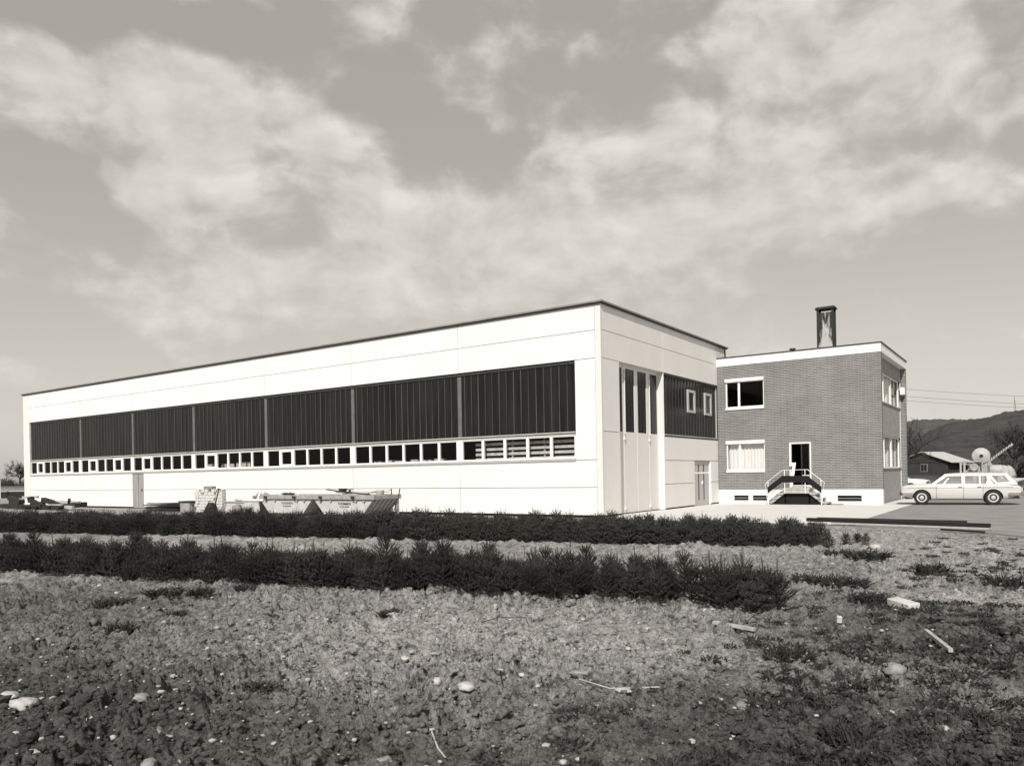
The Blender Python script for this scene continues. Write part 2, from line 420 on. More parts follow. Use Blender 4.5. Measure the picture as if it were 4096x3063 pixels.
def make_ground():
    a = [FA - math.radians(50)]
    while a[-1] < FA + math.radians(50): a.append(a[-1] + math.radians(.125))
    rest = np.linspace(a[-1], a[0] + 2*PI, 70)[1:-1]
    ang = np.concatenate([a, rest])
    rr = [1.3]
    while rr[-1] < 36: rr.append(rr[-1]*(1.0062 if rr[-1] > 3.3 else 1.02))
    while rr[-1] < 5000: rr.append(rr[-1]*1.06)
    rr = np.array(rr); A, Rr = np.meshgrid(ang, rr)
    X = CX + np.sin(A)*Rr; Y = CY + np.cos(A)*Rr; Z = ground_z(X, Y)
    V = np.stack([X, Y, Z], -1).reshape(-1, 3); n = len(ang); k = len(rr)
    i, j = np.meshgrid(np.arange(k-1), np.arange(n), indexing='ij'); j2 = (j+1) % n
    F = np.stack([i*n+j, (i+1)*n+j, (i+1)*n+j2, i*n+j2], -1).reshape(-1, 4)
    V = np.vstack([V, [[CX, CY, float(ground_z(CX, CY))]]]); c = len(V)-1
    jj = np.arange(n); cap = np.stack([np.full(n, c), jj, (jj+1) % n, np.full(n, c)], -1)
    # centre fan as degenerate-free triangles -> keep separate by using quads with a mid vertex
    o = np_mesh('ground', V, F[:, ::-1], M['soil'], smooth=False)
    return tag(o, kind='structure')
make_ground()
def gz(x, y): return float(ground_z(np.array([x]), np.array([y]))[0])
def gtop(x, y, r):      # highest soil within r: what a lying thing rests on
    a, b = np.meshgrid(np.linspace(-r, r, 7), np.linspace(-r, r, 7)); return float(np.percentile(ground_z(x+a, y+b), 80))

# yard surfaces
def sheet(name, poly, z, m, th=.10):
    b = MB(); b.prism(poly, 2, z-th, z); o = b.build(name, m); return tag(o, kind='structure')
sheet('pavement', [(-.2,-.55),(8.4,-.55),(8.4,11.9),(8.4,24),(7.2,24),(7.2,12.3),(-.2,12.3)], 0.0, M['pave'])
asp = [(8.4,24),(8.4,-.9),(8.75,-1.35),(9.3,-1.8),(10.2,-2.0),(11.3,-2.35),(12.1,-3.0),(12.7,-3.7),(14,-4.4),(17,-5.6),(24,-7.5),(60,-14),(75,30),(40,50),(14,53),(3,50),(-6,36),(7.2,24)]
sheet('asphalt', asp, -.006, M['asphalt'])

# ------------------------------------------------------------------ production hall
Z1,Z2,Z3,Z4,Z5,Z6,Z7 = 7.752, 6.796, 5.780, 3.118, 2.0875, 1.078, .056
J = [.338 + 6.25*k for k in range(7)]      # joints 0.338 .. 37.838
HL, HD = 45.74, 13.4
hall = empty('production_hall', (0, 0, 0), 0, 'long white flat-roofed workshop hall with a dark ribbed glass band', 'factory hall')
G = .011      # half joint
b = MB()
def lp(x0, x1, z0, z1): b.box(-x0-G if x0 else 0, -x1+G, 0, .09, z0+G, z1-G)
bays = J + [44.81]
for i in range(7):
    x0 = .2355 if i == 0 else bays[i]; x1 = bays[i+1]
    lp(x0, x1, Z2, Z1); lp(x0, x1, Z3, Z2)
    if i == 4:   # bay with the grey door
        lp(x0, 30.38, Z6, Z5); lp(x0, 30.38, Z7, Z6)
    else:
        lp(x0, x1, Z6, Z5); lp(x0, x1, Z7, Z6)
lp(.2355, 1.10, Z5, Z3)
# gable
def gp(y0, y1, z0, z1): b.box(-.09, 0, y0+G, y1-G, z0+G, z1-G)
for z0, z1 in ((Z2, Z1), (Z3, Z2)):
    gp(.03, 5.52, z0, z1); gp(5.52, HD, z0, z1)
gp(.03, 1.4465, Z4, Z3); gp(.03, 1.4465, Z7, Z4)
gp(5.576, 12.06, Z5, 3.10)
gp(5.576, 8.93, Z6, Z5); gp(5.576, 8.93, Z7, Z6); gp(11.0, 12.06, Z6, Z5); gp(11.0, 12.06, Z7, Z6)
b.build('wall', M['panel'], hall)
# backing, far walls
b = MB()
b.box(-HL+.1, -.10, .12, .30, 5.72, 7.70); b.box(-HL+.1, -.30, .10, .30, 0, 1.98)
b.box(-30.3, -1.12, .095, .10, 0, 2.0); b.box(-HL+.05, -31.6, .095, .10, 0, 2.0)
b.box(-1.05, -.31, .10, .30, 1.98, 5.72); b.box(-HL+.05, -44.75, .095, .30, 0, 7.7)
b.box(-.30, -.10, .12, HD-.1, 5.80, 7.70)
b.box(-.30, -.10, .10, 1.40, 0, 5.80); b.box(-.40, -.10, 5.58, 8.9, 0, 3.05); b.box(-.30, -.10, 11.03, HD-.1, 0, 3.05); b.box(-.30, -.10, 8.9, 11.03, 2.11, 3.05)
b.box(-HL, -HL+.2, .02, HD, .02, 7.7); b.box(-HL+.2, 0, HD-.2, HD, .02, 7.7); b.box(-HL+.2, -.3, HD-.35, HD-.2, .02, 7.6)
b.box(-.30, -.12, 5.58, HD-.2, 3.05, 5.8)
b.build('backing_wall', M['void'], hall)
b = MB(); b.box(-HL+.2, -.3, .3, HD-.3, -.02, .03); b.build('floor', M['floor_in'], hall)
b = MB()
b.box(-.2355+.004, .004, -.004, .10, Z7, Z1); b.build('corner_post', M['post'], hall)
b = MB(); b.box(-HL, -44.81-.008, -.004, .10, Z7, Z1); b.build('corner_post', M['post'], hall)
b = MB(); b.box(-.4, .002, 5.522, 5.572, 0.02, Z3-.004); b.build('gate_post', M['post'], hall)
# plinth (dark, set back)
b = MB(); b.box(-HL+.06, -.05, .05, .09, -.05, Z7+.02); b.box(-.09, -.05, .05, 1.44, -.05, Z7+.02); b.box(-.09, -.05, 5.6, 8.9, -.05, Z7+.02); b.box(-.09, -.05, 11.03, 12.0, -.05, Z7+.02)
b.build('plinth', M['black'], hall)
# roof with eave trim
b = MB(); b.box(-HL-.06, .06, -.06, HD+.06, Z1+.012, Z1+.05, 1); b.box(-HL+.2, -.2, .2, HD-.2, Z1+.05, Z1+.07, 1)
ro = b.build('roof', [M['roof'], M['roof']], hall)
b = MB()
b.box(-HL-.11, .11, -.11, -.06, Z1+.02, Z1+.078); b.box(.06, .11, -.06, HD+.11, Z1+.02, Z1+.078); b.box(-HL-.11, -HL-.06, -.06, HD+.11, Z1+.02, Z1+.078)
b.build('eave_trim', M['eave'], ro)
b = MB(); b.box(-HL-.07, .07, -.07, -.02, Z1-.035, Z1+.012); b.box(.02, .07, -.02, HD+.05, Z1-.035, Z1+.012)
b.build('eave_dark_strip', M['dark_metal'], ro)  # thin dark strip below the eave trim
# glass band, seven bays
gx = [1.115] + J[1:] + [44.73]
for i in range(7):
    x0 = gx[i] + (.115 if i else .02); x1 = gx[i+1] - (.09 if i < 6 else .02)
    g = MB(); g.box(-x0, -x1, .075, .11, 3.15, 5.66); go = g.build('profiled_glass_bay', M['profiled'], hall)
    r = MB(); x = x0 + .33
    while x < x1 - .1:
        r.box(-x-.018, -x+.018, .055, .075, 3.15, 5.66); x += .347
    r.build('rib', M['rib'], go)
    if i:
        c = MB(); c.box(-x0+.006, -gx[i]+.09-.006, .065, .14, 3.15, 5.64); c.build('column', M['col'], hall)
b = MB(); b.box(-44.74, -1.105, .03, .11, 5.66, 5.745); b.build('glass_head_rail', M['dark_metal'], hall)
b = MB(); b.box(-44.76, -1.09, -.035, .10, 3.105, 3.15); b.build('glass_sill_rail', M['frame_grey'], hall)
b = MB(); b.box(-44.74, -1.10, .01, .10, 3.065, 3.105); b.build('dark_rail', M['dark_metal'], hall)
b = MB(); b.box(-44.74, -1.10, -.012, .10, 3.012, 3.065); b.build('window_head', M['frame_grey'], hall)
b = MB(); b.box(-44.75, -1.09, -.045, .12, 2.085, 2.165); b.box(-44.75, -1.09, -.03, .12, 2.05, 2.083); b.build('window_sill', M['frame_grey'], hall)
# windows below it: (panes per bay, which open)
spec = {0: (5, ()), 1: (6, ()), 2: (6, (1,)), 3: (6, (1,)), 4: (6, (1,)), 5: (6, (1, 4)), 6: (7, (1, 5))}
zb, zt = 2.167, 3.010
for i in range(7):
    n, op = spec[i]
    x0 = 1.10 if i == 0 else gx[i] + .11; x1 = gx[i+1] - (.11 if i < 6 else .0)
    if i < 6:
        c = MB(); c.box(-x1-.22, -x1, -.008, .10, zb, zt); c.build('mullion', M['white'], hall)
    w = (x1-x0)/n
    for k in range(n):       # k counted from the far (left) end of the bay
        a1 = x1 - k*w; a0 = a1 - w
        t = .055; f = MB()
        f.box(-a1, -a1+t, 0, .08, zb, zt); f.box(-a0-t, -a0, 0, .08, zb, zt)
        f.box(-a1+t, -a0-t, 0, .08, zb, zb+.055); f.box(-a1+t, -a0-t, 0, .08, zt-.035, zt)
        if k in op:
            s = .075
            f.box(-a1+t, -a1+t+s, -.012, .07, zb+.055, zt-.035); f.box(-a0-t-s, -a0-t, -.012, .07, zb+.055, zt-.035)
            f.box(-a1+t+s, -a0-t-s, -.012, .07, zb+.055, zb+.055+s); f.box(-a1+t+s, -a0-t-s, -.012, .07, zt-.035-s, zt-.035)
        fo = f.build('window', M['white'], hall)
        p = MB(); p.box(-a1+t, -a0-t, .050, .056, zb+.055, zt-.035); p.build('pane', M['glass'], fo)
# grey side door
b = MB(); b.box(-31.53, -30.40, .02, .09, 0, 2.045)
dgo = b.build('side_door', M['door_grey'], hall)
b = MB(); b.box(-30.97, -30.955, .010, .02, .02, 2.04); b.box(-30.60, -30.56, -.03, .02, 1.0, 1.12); b.build('handle', M['dark_metal'], dgo)
# folding gate on the gable
rx = -.266
b = MB(); b.box(-.30, -.10, 1.4465, 5.52, 5.775, 5.79); b.build('gate_soffit', M['post'], hall)
leafs = [(1.43, 2.31), (2.31, 3.48), (3.48, 4.62), (4.62, 5.52)]
for q, (y0, y1) in enumerate(leafs):
    l = MB(); t = .13
    ga, gb = y0 + (.15 if q != 0 else .3), y1 - (.22 if q < 3 else .06)
    if q == 0: ga, gb = 1.60, 2.19
    if q == 1: ga, gb = 2.47, 3.26
    if q == 2: ga, gb = 3.57, 4.40
    if q == 3: ga, gb = 4.75, 5.47
    s = .004
    l.box(rx-.05, rx, y0+s, y1-s, .03, 3.18); l.box(rx-.05, rx, y0+s, ga, 3.18, 5.77); l.box(rx-.05, rx, gb, y1-s, 3.18, 5.77); l.box(rx-.05, rx, ga, gb, 5.66, 5.77)
    lo = l.build('gate_leaf', M['gate'], hall)
    p = MB(); p.box(rx-.035, rx-.02, ga, gb, 3.18, 5.66)
    yy = ga + .2
    while yy < gb - .05:
        p.box(rx-.02, rx-.012, yy-.012, yy+.012, 3.18, 5.66); yy += .26
    p.build('pane', M['profiled'], lo)
    if q in (1, 3):
        h = MB()
        for zz in (.21, 2.93, 5.35): h.box(rx, rx+.05, y0-.05, y0+.05, zz-.06, zz+.06); h.box(rx, rx+.03, y0+.02, y0+.09, zz-.14, zz-.07)
        h.build('hinge', M['gate'], lo)
        h = MB(); h.tube([(rx+.03, y0+.03, 3.1), (rx+.03, y0+.03, 5.6)], .018); h.build('bolt_rod', M['gate'], lo)
    h = MB(); h.box(rx, rx+.008, y1-.012, y1+.006, .04, 3.2); h.build('seam_strip', M['gate'], lo)
# dark glass wall on the gable
b = MB(); b.box(-.11, -.075, 5.585, 11.98, 3.19, 5.70); gw = b.build('profiled_glass_wall', M['profiled'], hall)
r = MB(); y = 5.93
while y < 11.9:
    if not (8.22 < y < 9.3 or 10.34 < y < 11.42): r.box(-.075, -.055, y-.018, y+.018, 3.19, 5.68)
    else:
        r.box(-.075, -.055, y-.018, y+.018, 3.19, 4.24); r.box(-.075, -.055, y-.018, y+.018, 5.34, 5.68)
    y += .347
r.build('rib', M['rib'], gw)
b = MB(); b.box(-.10, .0, 5.585, 12.0, 5.70, 5.765); b.build('glass_head_rail', M['dark_metal'], hall)
b = MB(); b.box(-.09, .03, 5.58, 12.03, 3.15, 3.19); b.box(-.09, -.03, 11.98, 12.05, 3.19, 5.69); b.build('glass_sill_rail', M['frame_grey'], hall)
b = MB(); b.box(-.09, .012, 5.58, 12.03, 3.105, 3.15); b.build('dark_rail', M['dark_metal'], hall)
for (y0, y1, z0, z1) in ((8.30, 9.22, 4.27, 5.30), (10.42, 11.33, 4.26, 5.31)):
    f = MB(); t = .14
    f.box(-.085, -.02, y0, y0+t, z0, z1); f.box(-.085, -.02, y1-t, y1, z0, z1); f.box(-.085, -.02, y0+t, y1-t, z0, z0+.10); f.box(-.085, -.02, y0+t, y1-t, z1-.12, z1)
    fo = f.build('window', M['frame_grey'], hall)
    p = MB(); p.box(-.074, -.068, y0+t, y1-t, z0+.10, z1-.12); p.build('pane', M['profiled'], fo)
    if y0 > 10:
        s = MB()
        for k in range(9): s.box(-.066, -.058, y0+t, y1-t, z0+.14+k*.085, z0+.17+k*.085)
        s.build('blind', M['col'], fo)
# entrance door
for (y0, y1, sl) in ((8.94, 9.96, 9.62), (9.965, 10.99, 10.28)):
    d = MB(); d.box(-.14, -.09, y0, y1, .01, 2.08); do = d.build('entrance_door', M['frame_grey'], hall)
    p = MB(); p.box(-.09, -.084, sl-.055, sl+.055, .26, 1.92); p.build('glass_slot', M['dark_metal'], do)
    p = MB(); p.box(-.09, -.080, y0+.01, y1-.01, 1.48, 1.56); p.build('door_pale_band', M['white'], do)  # slim pale band across the leaf
    if y0 > 9.5:
        p = MB(); p.box(-.09, -.04, y0+.06, y0+.10, 1.0, 1.14); p.build('handle', M['white'], do)
b = MB(); b.box(-.12, -.02, 10.99, 11.02, .02, 2.09); b.build('door_jamb', M['white'], hall)

# things inside the hall that show through its windows
o = MB(); 
for k in range(4): o.box(-6.0, -1.0, .32, .36, 2.17+k*.20, 2.28+k*.20)
ro_ = o.build('rail', M['block'])
rack = empty('slatted_rack', (-3.5, .64, .03), 0, 'pale slatted rack standing behind the windows nearest the hall corner', 'rack')
ro_.parent = rack; ro_.matrix_parent_inverse = Matrix.Translation((3.5, -.64, -.03))
o = MB(); 
for xx in (-5.6, -4.2, -2.7, -1.35): o.box(xx-.03, xx+.03, .36, .42, .03, 3.0)
po_ = o.build('upright', M['frame_grey'], rack); po_.matrix_parent_inverse = Matrix.Translation((3.5, -.64, -.03))
bench = empty('storage_shelf', (-10.2, .75, .03), 0, 'long shelf under the second window bay carrying a row of boxes', 'shelf')
o = MB(); o.box(-2.4, 2.4, -.2, .2, 2.08, 2.12); o.build('shelf_board', M['frame_grey'], bench)
o = MB()
for xx in (-2.3, -.8, .8, 2.3): o.box(xx-.04, xx+.04, -.18, .18, 0, 2.08)
o.build('upright', M['frame_grey'], bench)
for k, (xx, ww) in enumerate(((-12.1,.4),(-11.4,.55),(-10.8,.5),(-9.9,.45),(-9.2,.5),(-8.5,.5))):
    o = MB(); o.box(xx, xx+ww, .62, .88, 2.15, 2.30 + .03*(k % 2)); o = o.build('box', M['skip'])
    tag(o, 'pale box in the row on the shelf behind the second window bay', 'box', 'boxes on the shelf inside the hall')
for k, (x0, x1, zt_) in enumerate(((-25.0,-24.0,2.48),(-23.6,-22.5,2.44),(-22.3,-21.1,2.5))):
    o = MB(); o.prism([(.45,.03),(.50,.03),(.62,zt_),(.57,zt_)], 0, x0, x1); o = o.build('leaning_board', M['skip'])
    tag(o, 'pale board leaning inside the hall behind the fourth window bay', 'board', 'boards leaning inside the hall')

# ------------------------------------------------------------------ office block
D = 12.061; OX = 7.336; OY = 19.75
office = empty('office_building', (0, 0, 0), 0, 'two-storey brick office block with white fascia joined to the hall', 'office building')
def wall_cells(b, u0, u1, z0, z1, holes, put):
    us = sorted({u0, u1, *[h[0] for h in holes], *[h[1] for h in holes]}); us = [u for u in us if u0 <= u <= u1]
    for a, c in zip(us[:-1], us[1:]):
        segs = [(z0, z1)]
        for h in holes:
            if h[0] < c - 1e-6 and h[1] > a + 1e-6:
                ns = []
                for s in segs:
                    if h[2] > s[0]: ns.append((s[0], min(h[2], s[1])))
                    if h[3] < s[1]: ns.append((max(h[3], s[0]), s[1]))
                    if h[2] >= s[1] or h[3] <= s[0]: ns = ns if (h[2] > s[0] or h[3] < s[1]) else ns + [s]
                segs = [s for s in ns if s[1]-s[0] > 1e-4]
        for s in segs: put(a, c, s[0], s[1])
UW = (.42, 2.265, 4.54, 6.04); LW = (.42, 2.265, 1.51, 3.04); DR = (3.38, 4.37, .77, 2.88)
b = MB()
wall_cells(b, .005, OX, .677, 6.70, [UW, LW, DR], lambda a, c, e, f: b.box(a, c, D, D+.25, e, f))
b.box(OX-.28, OX, D+.25, D+.30, .02, 6.70)
b.build('brick_wall', M['brick'], office)
b = MB(); b.box(.01, OX, OY-.25, OY, .02, 6.70); b.build('rear_brick_wall', M['brick'], office)
b = MB(); cel = [(.75, 1.46, .155, .405), (1.65, 2.36, .155, .405), (5.47, 6.48, .14, .405)]
wall_cells(b, .005, OX-.02, -.05, .677, cel, lambda a, c, e, f: b.box(a, c, D-.012, D+.22, e, f))
b.box(OX-.02, OX+.004, D-.012, D+.30, -.05, .677)
b.build('plinth', M['plinth'], office)
for (a, c, e, f) in cel:
    p = MB(); p.box(a, c, D+.10, D+.12, e, f); po = p.build('cellar_window', M['black'], office)
    p = MB(); p.box(a, c, D+.06, D+.075, (e+f)/2-.008, (e+f)/2+.008); p.build('bar', M['frame_grey'], po)
b = MB(); b.box(0.0, OX+.012, D-.014, OY+.012, 6.695, 7.078); b.build('fascia', M['white'], office)
b = MB(); b.box(-.0, OX+.05, D-.05, OY+.05, 7.08, 7.125); rf = b.build('roof', M['dark_metal'], office)
b = MB(); b.lathe([(0,.09),(.18,.09),(.18,.16),(.24,.14)], (3.38, 13.0, 7.125), (0,0,1), 12); b.build('roof_vent', M['dark_metal'], rf)
# interior shell
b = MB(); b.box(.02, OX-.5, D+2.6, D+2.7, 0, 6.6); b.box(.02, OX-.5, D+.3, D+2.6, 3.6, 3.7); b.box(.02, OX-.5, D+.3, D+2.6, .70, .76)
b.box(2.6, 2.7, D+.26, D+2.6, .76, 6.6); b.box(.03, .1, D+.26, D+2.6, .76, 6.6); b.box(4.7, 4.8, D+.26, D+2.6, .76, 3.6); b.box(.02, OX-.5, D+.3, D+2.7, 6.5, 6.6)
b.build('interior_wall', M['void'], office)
# chimney
b = MB(); b.box(4.49, 5.24, 13.0, 13.5, 7.10, 8.88)
ch = b.build('chimney', M['soot'], office)
b = MB()
for (xx, yy) in ((4.49,13.0),(5.14,13.0),(4.49,13.4),(5.14,13.4)): b.box(xx, xx+.1, yy, yy+.1, 8.88, 9.04)
b.box(4.43, 5.30, 12.94, 13.56, 9.04, 9.10); b.box(4.46, 5.27, 12.97, 13.53, 9.10, 9.15); b.build('chimney_cap', M['cap'], ch)
b = MB(); b.box(4.46, 5.27, 12.96, 13.54, 7.10, 7.19); b.build('flashing', M['dark_metal'], ch)
# windows facing the yard
def curtain(name, axis, u0, u1, z0, z1, c, mtl, parent, amp=.03, per=.16):
    n = int((u1-u0)/.02); V = []; F = []
    for i in range(n+1):
        u = u0 + (u1-u0)*i/n
        d = amp*math.sin(2*PI*u/per + 1.3*math.sin(u*3.1)) + amp*.5*math.sin(2*PI*u/(per*.43)+u)
        for z in (z0, z1): V.append((u, c+d, z) if axis == 1 else (c+d, u, z))
    F = [(2*i, 2*i+2, 2*i+3, 2*i+1) for i in range(n)]
    return np_mesh(name, V, F, mtl, parent, smooth=True)
for (x0, x1, z0, z1), curt in ((UW, False), (LW, True)):
    f = MB(); zt_ = z1 - .145; y0_, y1_ = D+.03, D+.10
    f.box(x0, x0+.06, y0_, y1_, z0+.11, zt_); f.box(x1-.04, x1, y0_, y1_, z0+.11, zt_); f.box(1.015, 1.11, y0_, y1_, z0+.11, zt_)
    for a, c in ((x0+.06, 1.015), (1.11, x1-.04)): f.box(a, c, y0_, y1_, z0+.11, z0+.15); f.box(a, c, y0_, y1_, zt_-.035, zt_)
    fo = f.build('window', M['white'], office)
    p = MB(); p.box(x0+.06, 1.015, D+.06, D+.066, z0+.15, zt_-.035)
    p.box(1.11, x1-.04, D+.06, D+.066, z0+.15, zt_-.035); p.build('pane', M['glass'], fo)
    p = MB(); p.box(x0-.02, x1+.006, D-.06, D+.12, zt_, z1); p.build('blind_box', M['white'], fo)
    p = MB(); p.box(x0-.01, x1+.005, D-.05, D+.12, z0, z0+.06); p.box(x0-.005, x1, D-.03, D+.12, z0+.062, z0+.108); p.build('sill', M['white'], fo)
    if curt: curtain('curtain', 1, x0+.05, x1-.05, z0+.10, zt_, D+.22, M['curtain'], fo)
# doorway
b = MB(); b.box(3.38, 3.47, D+.02, D+.12, .77, 2.88); b.box(4.29, 4.37, D+.02, D+.12, .77, 2.88); b.box(3.47, 4.29, D+.02, D+.12, 2.79, 2.88); b.box(3.38, 4.37, D-.04, D+.12, .70, .775)
dfo = b.build('door_frame', M['post'], office)
b = MB(); b.box(3.90, 3.95, D+.06, D+.10, .80, 2.78); b.box(4.235, 4.28, D+.06, D+.10, .80, 2.78); b.box(3.95, 4.235, D+.06, D+.10, 1.30, 1.36); b.box(3.47, 4.235, D+.06, D+.10, .78, .90)
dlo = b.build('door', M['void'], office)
b = MB(); b.box(3.95, 4.28, D+.052, D+.058, 1.30, 1.345); b.build('door_bar', M['post'], dlo)
b = MB(); b.box(3.47, 4.28, D+.050, D+.056, .79, .88); b.build('door_bar', M['post'], dlo)
b = MB(); b.box(3.95, 4.235, D+.078, D+.082, .90, 2.78); b.build('pane', M['glass'], dlo)
# end facade (recessed between brick wings)
FX = OX - .28; ya, yb = D+.30, OY-.25
b = MB(); b.box(FX-.2, FX, ya, yb, -.05, 1.56); b.build('spandrel', M['spandrel'], office)
b = MB(); b.box(FX-.2, FX, ya, yb, 3.13, 4.62); b.build('spandrel', M['spandrel'], office)
b = MB(); b.box(FX-.2, FX, ya, yb, 6.05, 6.695); b.build('lintel', M['spandrel'], office)
for z0, z1 in ((1.56, 3.13), (4.62, 6.05)):
    f = MB(); ms = [ya, 14.9, 17.0, yb]
    f.box(FX-.14, FX-.06, ya, yb, z0+.05, z0+.10); f.box(FX-.14, FX-.06, ya, yb, z1-.06, z1)
    for m_ in ms: 
        lo_, hi_ = max(ya, m_-.04), min(yb, m_+.04); f.box(FX-.14, FX-.06, lo_, hi_, z0+.10, z1-.06)
    fo = f.build('window', M['white'], office)
    p = MB()
    for a, c in zip(ms[:-1], ms[1:]): p.box(FX-.104, FX-.098, a+.04, c-.04, z0+.10, z1-.06)
    p.build('pane', M['glass'], fo)
    p = MB(); p.box(FX-.16, FX+.05, ya, yb, z0, z0+.05); p.build('sill', M['frame_grey'], fo)
    for (u0, u1) in ((ya+.05, 13.7), (14.4, 16.2), (16.85, 18.6), (18.95, yb-.05)):
        curtain('curtain', 0, u0, u1, z0+.10, z1-.02, FX-.27, M['white'], fo, .035, .22)
    p = MB(); p.box(FX-1.6, FX-1.55, ya, yb, z0-.4, z1+.2); p.box(FX-1.55, FX-.2, ya, yb, z1+.02, z1+.06); p.build('interior_wall', M['void'], fo)
b = MB(); b.box(FX, FX+.025, yb-.07, yb, -.02, 6.69); b.build('downpipe', M['post'], office)
b = MB(); b.box(FX+.06, FX+.26, yb-.26, yb, 5.36, 5.72); b.box(FX+.03, FX+.24, yb-.24, yb, 5.22, 5.34, 1); b.build('wall_lamp', [M['white'], M['dark_metal']], office)

# entrance stairs
st = empty('entrance_stairs', (3.8, 11.67, 0), 0, 'small double entrance stair with black railing panel below the brick office door', 'stairs')
INV = Matrix.Translation((-3.8, -11.67, 0))
def part(mb, name, m, **k):
    o = mb.build(name, m, st, **k); o.matrix_parent_inverse = INV; return o
b = MB(); b.box(3.30, 4.42, 11.32, 12.04, .52, .68); b.box(3.27, 4.45, 11.30, 12.04, .682, .76); part(b, 'landing', M['step'])
for k in range(3):
    for sgn, x in ((-1, 3.27), (1, 4.45)):
        b = MB(); z = .52 - k*.195; a = x + sgn*(k*.235); b.box(a, a + sgn*.30, 11.34, 12.02, z-.06, z); part(b, 'step', M['step'])
for sgn, x in ((-1, 3.30), (1, 4.42)):
    for y in (11.42, 11.94):
        b = MB(); b.obox((x, y, .55), (x + sgn*.72, y, -.02), .05, .10); part(b, 'stringer', M['step'])
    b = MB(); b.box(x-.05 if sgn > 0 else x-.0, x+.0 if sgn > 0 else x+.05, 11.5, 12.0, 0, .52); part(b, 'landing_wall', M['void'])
b = MB(); b.prism([(2.59,.51),(3.25,1.01),(4.35,1.005),(4.96,.52),(4.96,.82),(4.35,1.32),(3.26,1.32),(2.59,.80)], 1, 11.27, 11.295); part(b, 'railing_panel', M['mesh_black'])
b = MB(); b.prism([(2.72,-.02),(4.92,-.02),(4.42,.50),(3.30,.50)], 1, 11.50, 11.53); part(b, 'painted_landing_shadow', M['mesh_black'])  # black panel painted in as the shadow under the landing
for x, z0, z1 in ((2.61, 0, 1.08), (3.36, .52, 1.58), (4.26, .52, 1.59), (4.94, 0, 1.12)):
    b = MB(); b.tube([(x, 11.31, z0), (x, 11.31, z1)], .015, 8); part(b, 'railing_post', M['white'])
b = MB(); b.tube([(2.60,11.31,0),(2.52,11.31,.55),(2.47,11.31,.93),(2.61,11.31,1.08),(3.26,11.31,1.58),(4.38,11.31,1.59),(4.94,11.31,1.12),(5.08,11.31,1.01),(5.03,11.31,.55),(4.96,11.31,0)], .012, 6); part(b, 'handrail', M['white'])
b = MB(); b.tube([(2.60,11.31,.02),(2.44,11.4,.10),(2.42,11.5,.16),(2.5,11.6,.02)], .012, 6); part(b, 'handrail_end', M['white'])
b = MB(); b.prism([(3.46,.765),(3.56,.765),(3.73,1.92),(3.44,1.92),(3.44,1.79),(3.58,1.79),(3.47,.9)], 1, 11.86, 11.90)
o = b.build('white_board', M['white']); tag(o, 'white seven-shaped board propped in the dark office doorway', 'board')
b = MB(); b.box(4.95, 5.75, 11.55, 12.0, .0, .022); o = b.build('foot_grate', M['trim']); tag(o, 'flat dark foot grate lying beside the stair by the brick wall', 'grate')

